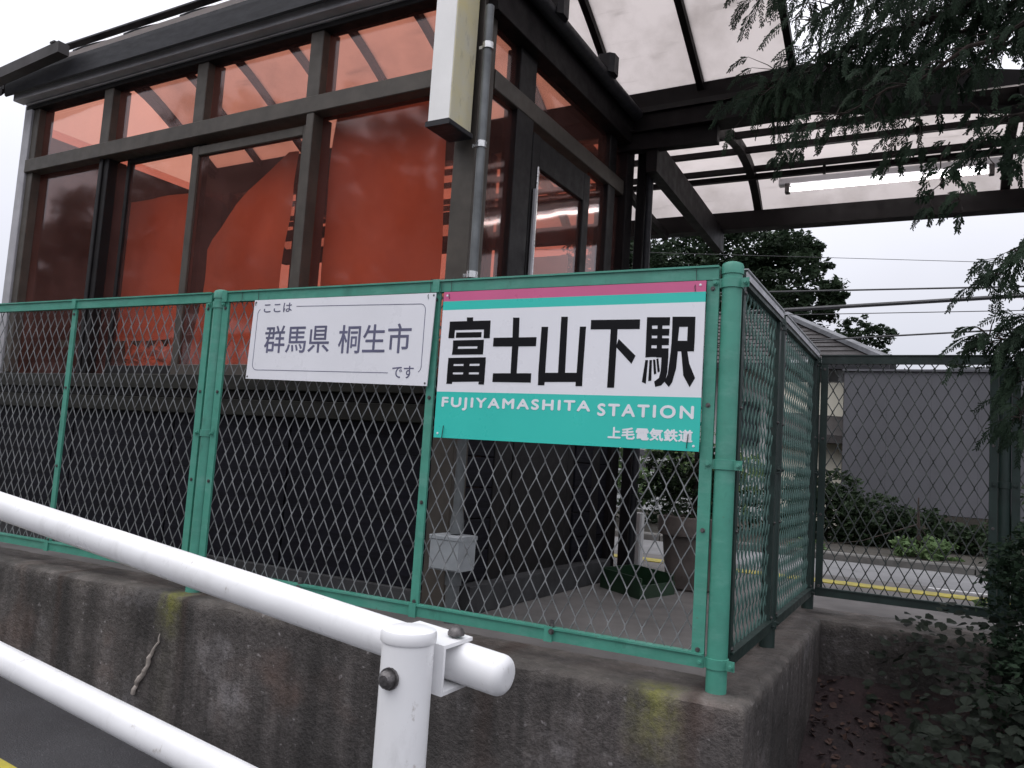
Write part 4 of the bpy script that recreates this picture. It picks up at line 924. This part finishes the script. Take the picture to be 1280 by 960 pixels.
def limb(pts, r0, dens, Lm, spread):
    pts = [Vector(p) for p in pts]; fine = []
    for a, b in zip(pts, pts[1:]):
        for k in range(4): fine.append(a.lerp(b, k / 4) + Vector((rng.gauss(0, .012), rng.gauss(0, .012), rng.gauss(0, .012))))
    fine.append(pts[-1]); n = len(fine); brn.tube(fine, [max(.002, r0 * (1 - i / n)) for i in range(n)], 6)
    for a, b in zip(fine, fine[1:]):
        k = max(1, int((b - a).length * dens))
        for _ in range(k):
            p = a.lerp(b, rng.random()); out = Vector((rng.gauss(-.35, .5), rng.gauss(0, .6), rng.gauss(-.05, .35)))
            o = p + out.normalized() * rng.uniform(0, spread); 
            if (o - p).length > .05: brn.tube([p, (p + o) / 2 + Vector((0, 0, .01)), o], [.003, .002, .001], 4)
            w = Vector((rng.gauss(0, .5), 1, rng.gauss(0, .5))).normalized()
            spray(o, out.normalized() + Vector((-.2, 0, -.5)), Lm * rng.uniform(.5, 1.25), w)
T = (1.68, 1.3)
limb([(*T, 3.3), (1.1, 1.2, 3.0), (.5, 1.15, 2.78), (.1, 1.12, 2.66), (-.2, 1.1, 2.62)], .022, 140, .15, .17)
limb([(*T, 3.0), (1.0, 1.0, 2.75), (.55, .95, 2.55), (.2, .95, 2.42), (.05, .95, 2.36)], .02, 120, .15, .2)
limb([(*T, 2.8), (1.1, 1.2, 2.6), (.6, 1.15, 2.42), (.25, 1.1, 2.3), (-.02, 1.1, 2.22), (-.14, 1.1, 2.12)], .022, 230, .16, .19)
limb([(*T, 2.9), (1.1, 1.4, 2.7), (.7, 1.45, 2.5), (.35, 1.45, 2.36), (.12, 1.4, 2.25)], .02, 200, .17, .22)
limb([(*T, 2.45), (1.1, .95, 2.3), (.7, .9, 2.14), (.35, .9, 2.0), (.1, .95, 1.92)], .016, 70, .13, .13)
limb([(*T, 2.6), (1.1, 1.2, 2.42), (.8, 1.1, 2.25), (.5, 1.1, 2.05), (.4, 1.1, 1.9)], .016, 80, .13, .13)
limb([(*T, 3.4), (1.2, 1.0, 3.05), (.75, .95, 2.8), (.4, .95, 2.7)], .02, 240, .15, .26)
limb([(*T, 3.2), (1.1, 1.5, 2.95), (.7, 1.55, 2.8), (.35, 1.5, 2.7)], .02, 230, .17, .28)
limb([(*T, 3.0), (1.15, .8, 2.6), (.7, .75, 2.4), (.4, .8, 2.3)], .016, 110, .15, .2)
limb([(*T, 2.2), (1.2, 1.1, 2.08), (.85, 1.05, 1.98), (.62, 1.05, 1.80)], .014, 45, .14, .1)
for a in ([(.55, 1.08, 1.84), (.53, 1.08, 1.70), (.50, 1.08, 1.60)], [(.60, 1.05, 1.80), (.585, 1.05, 1.66), (.60, 1.05, 1.58)], [(.80, 1.08, 1.85), (.80, 1.08, 1.72)], [(.70, 1.1, 1.9), (.70, 1.1, 1.76)], [(.78, 1.15, 2.0), (.76, 1.15, 1.85), (.77, 1.15, 1.74)], [(.46, 1.05, 1.95), (.45, 1.05, 1.82)], [(.64, 1.1, 2.0), (.66, 1.1, 1.84)], [(.36, 1.1, 1.88), (.35, 1.1, 1.77)], [(-.02, 1.1, 1.98), (-.07, 1.1, 1.84)], [(.02, 1.1, 1.95), (-.01, 1.1, 1.82)]):
    limb(a, .003, 46, .08, .04)
limb([(*T, 1.75), (1.2, 1.15, 1.62), (.9, 1.1, 1.50), (.76, 1.1, 1.40), (.68, 1.1, 1.31)], .012, 120, .13, .08)
limb([(*T, 1.6), (1.2, 1.2, 1.4), (.9, 1.15, 1.24), (.76, 1.15, 1.14), (.66, 1.15, 1.12)], .012, 150, .12, .08)
limb([(*T, 1.5), (1.1, 1.2, 1.36), (.86, 1.2, 1.22), (.82, 1.2, 1.0), (.80, 1.2, .8)], .012, 150, .12, .08)
obj('branches', brn, BARK, ced, True); obj('foliage', fol, LCEDAR, ced, kind='stuff')

# ivy and litter in the hollow on the right
rng = random.Random(12)
mb = MB()
def ovate(mb, c, d, n, s):
    d = Vector(d).normalized(); n = Vector(n).normalized(); sd = d.cross(n).normalized(); n = sd.cross(d); c = Vector(c)
    o = [(0, 0), (.28, .36), (.62, .40), (1, 0)]
    vs = [c] + [c + d * s * a + sd * s * b + n * s * .10 for a, b in o[1:3]] + [c + d * s] + [c + d * s * a - sd * s * b + n * s * .10 for a, b in o[2:0:-1]]
    mid = c + d * s * .45
    mb.add(vs + [mid], [(0, 1, 6), (1, 2, 6), (2, 3, 6), (3, 4, 6), (4, 5, 6), (5, 0, 6)])
def ivy_h(x, y):
    "height of the ivy mound over the soil"
    t_ = smooth(.22, .58, x + .10 * math.sin(y * 5) - .10 * (y < .5)) * smooth(-1.5, -.8, y); return max(0, .36 * t_ * (1 - .25 * smooth(1.2, 2.5, x)) + .02 * hsh(x * 3, y * 3) * t_)
for _ in range(5200):
    x = rng.uniform(.30, 2.0); y = rng.uniform(-.75, 1.40); h = ivy_h(x, y)
    if h < .04 or rng.random() > .35 + h * 3: continue
    z = ground_z(x, y) + h * rng.uniform(.55, 1.05)
    ovate(mb, (x, y, z), (rng.gauss(-.2, 1), rng.gauss(-.7, .8), rng.uniform(-.7, .15)), (rng.gauss(0, .35), rng.gauss(-.45, .3), 1), rng.uniform(.022, .052))
setp(obj('ivy', mb, LIVY, None, kind='stuff'), 'broad leaved ivy covering the dark bank at lower right', 'ivy')
mb = MB()
for _ in range(2600):
    x = rng.uniform(.13, 2.2); y = rng.uniform(-.6, 1.40); z = ground_z(x, y) + .006
    ovate(mb, (x, y, z), (rng.gauss(0, 1), rng.gauss(0, 1), rng.gauss(0, .25)), (rng.gauss(0, .4), rng.gauss(0, .4), 1), rng.uniform(.012, .034))
setp(obj('fallen_leaves', mb, simple('dead_leaf', (.07, .036, .026), .8, var=.25, scale=30, c2=(.028, .014, .012)), None, kind='stuff'), 'dark reddish fallen leaves on the soil beside the wall', 'leaves')
# trees across the road, seen mirrored in the panes
rng = random.Random(90)
for k, (x, y, h, w_, lab) in enumerate(((-8.6, -9.2, 7.6, 2.0, 'tall dark tree across the road nearest the camera'), (-12, -9.4, 8.6, 2.2, 'second dark tree across the road, broad crowned'),
        (-15.4, -9.2, 9.0, 2.2, 'third dark tree across the road, tallest of the row'), (-19, -9.0, 8.0, 2.1, 'fourth dark tree across the road, next to the last'), (-22.3, -9.0, 6.8, 1.7, 'last dark tree across the road, lower and narrow'))):
    tree('roadside_tree', lab, (x, y, -.6), (x, y, h - 1), [((x, y, h - 2.2), (w_, 1.3, 2.1)), ((x - .7, y + .2, h - 4.0), (w_, 1.2, 2.2)), ((x + .8, y - .2, h - 3.8), (w_, 1.2, 2.4))], 19000, .10, LTREE, 41 + k, .22, group='trees across the road', clump=60)
split_loose()
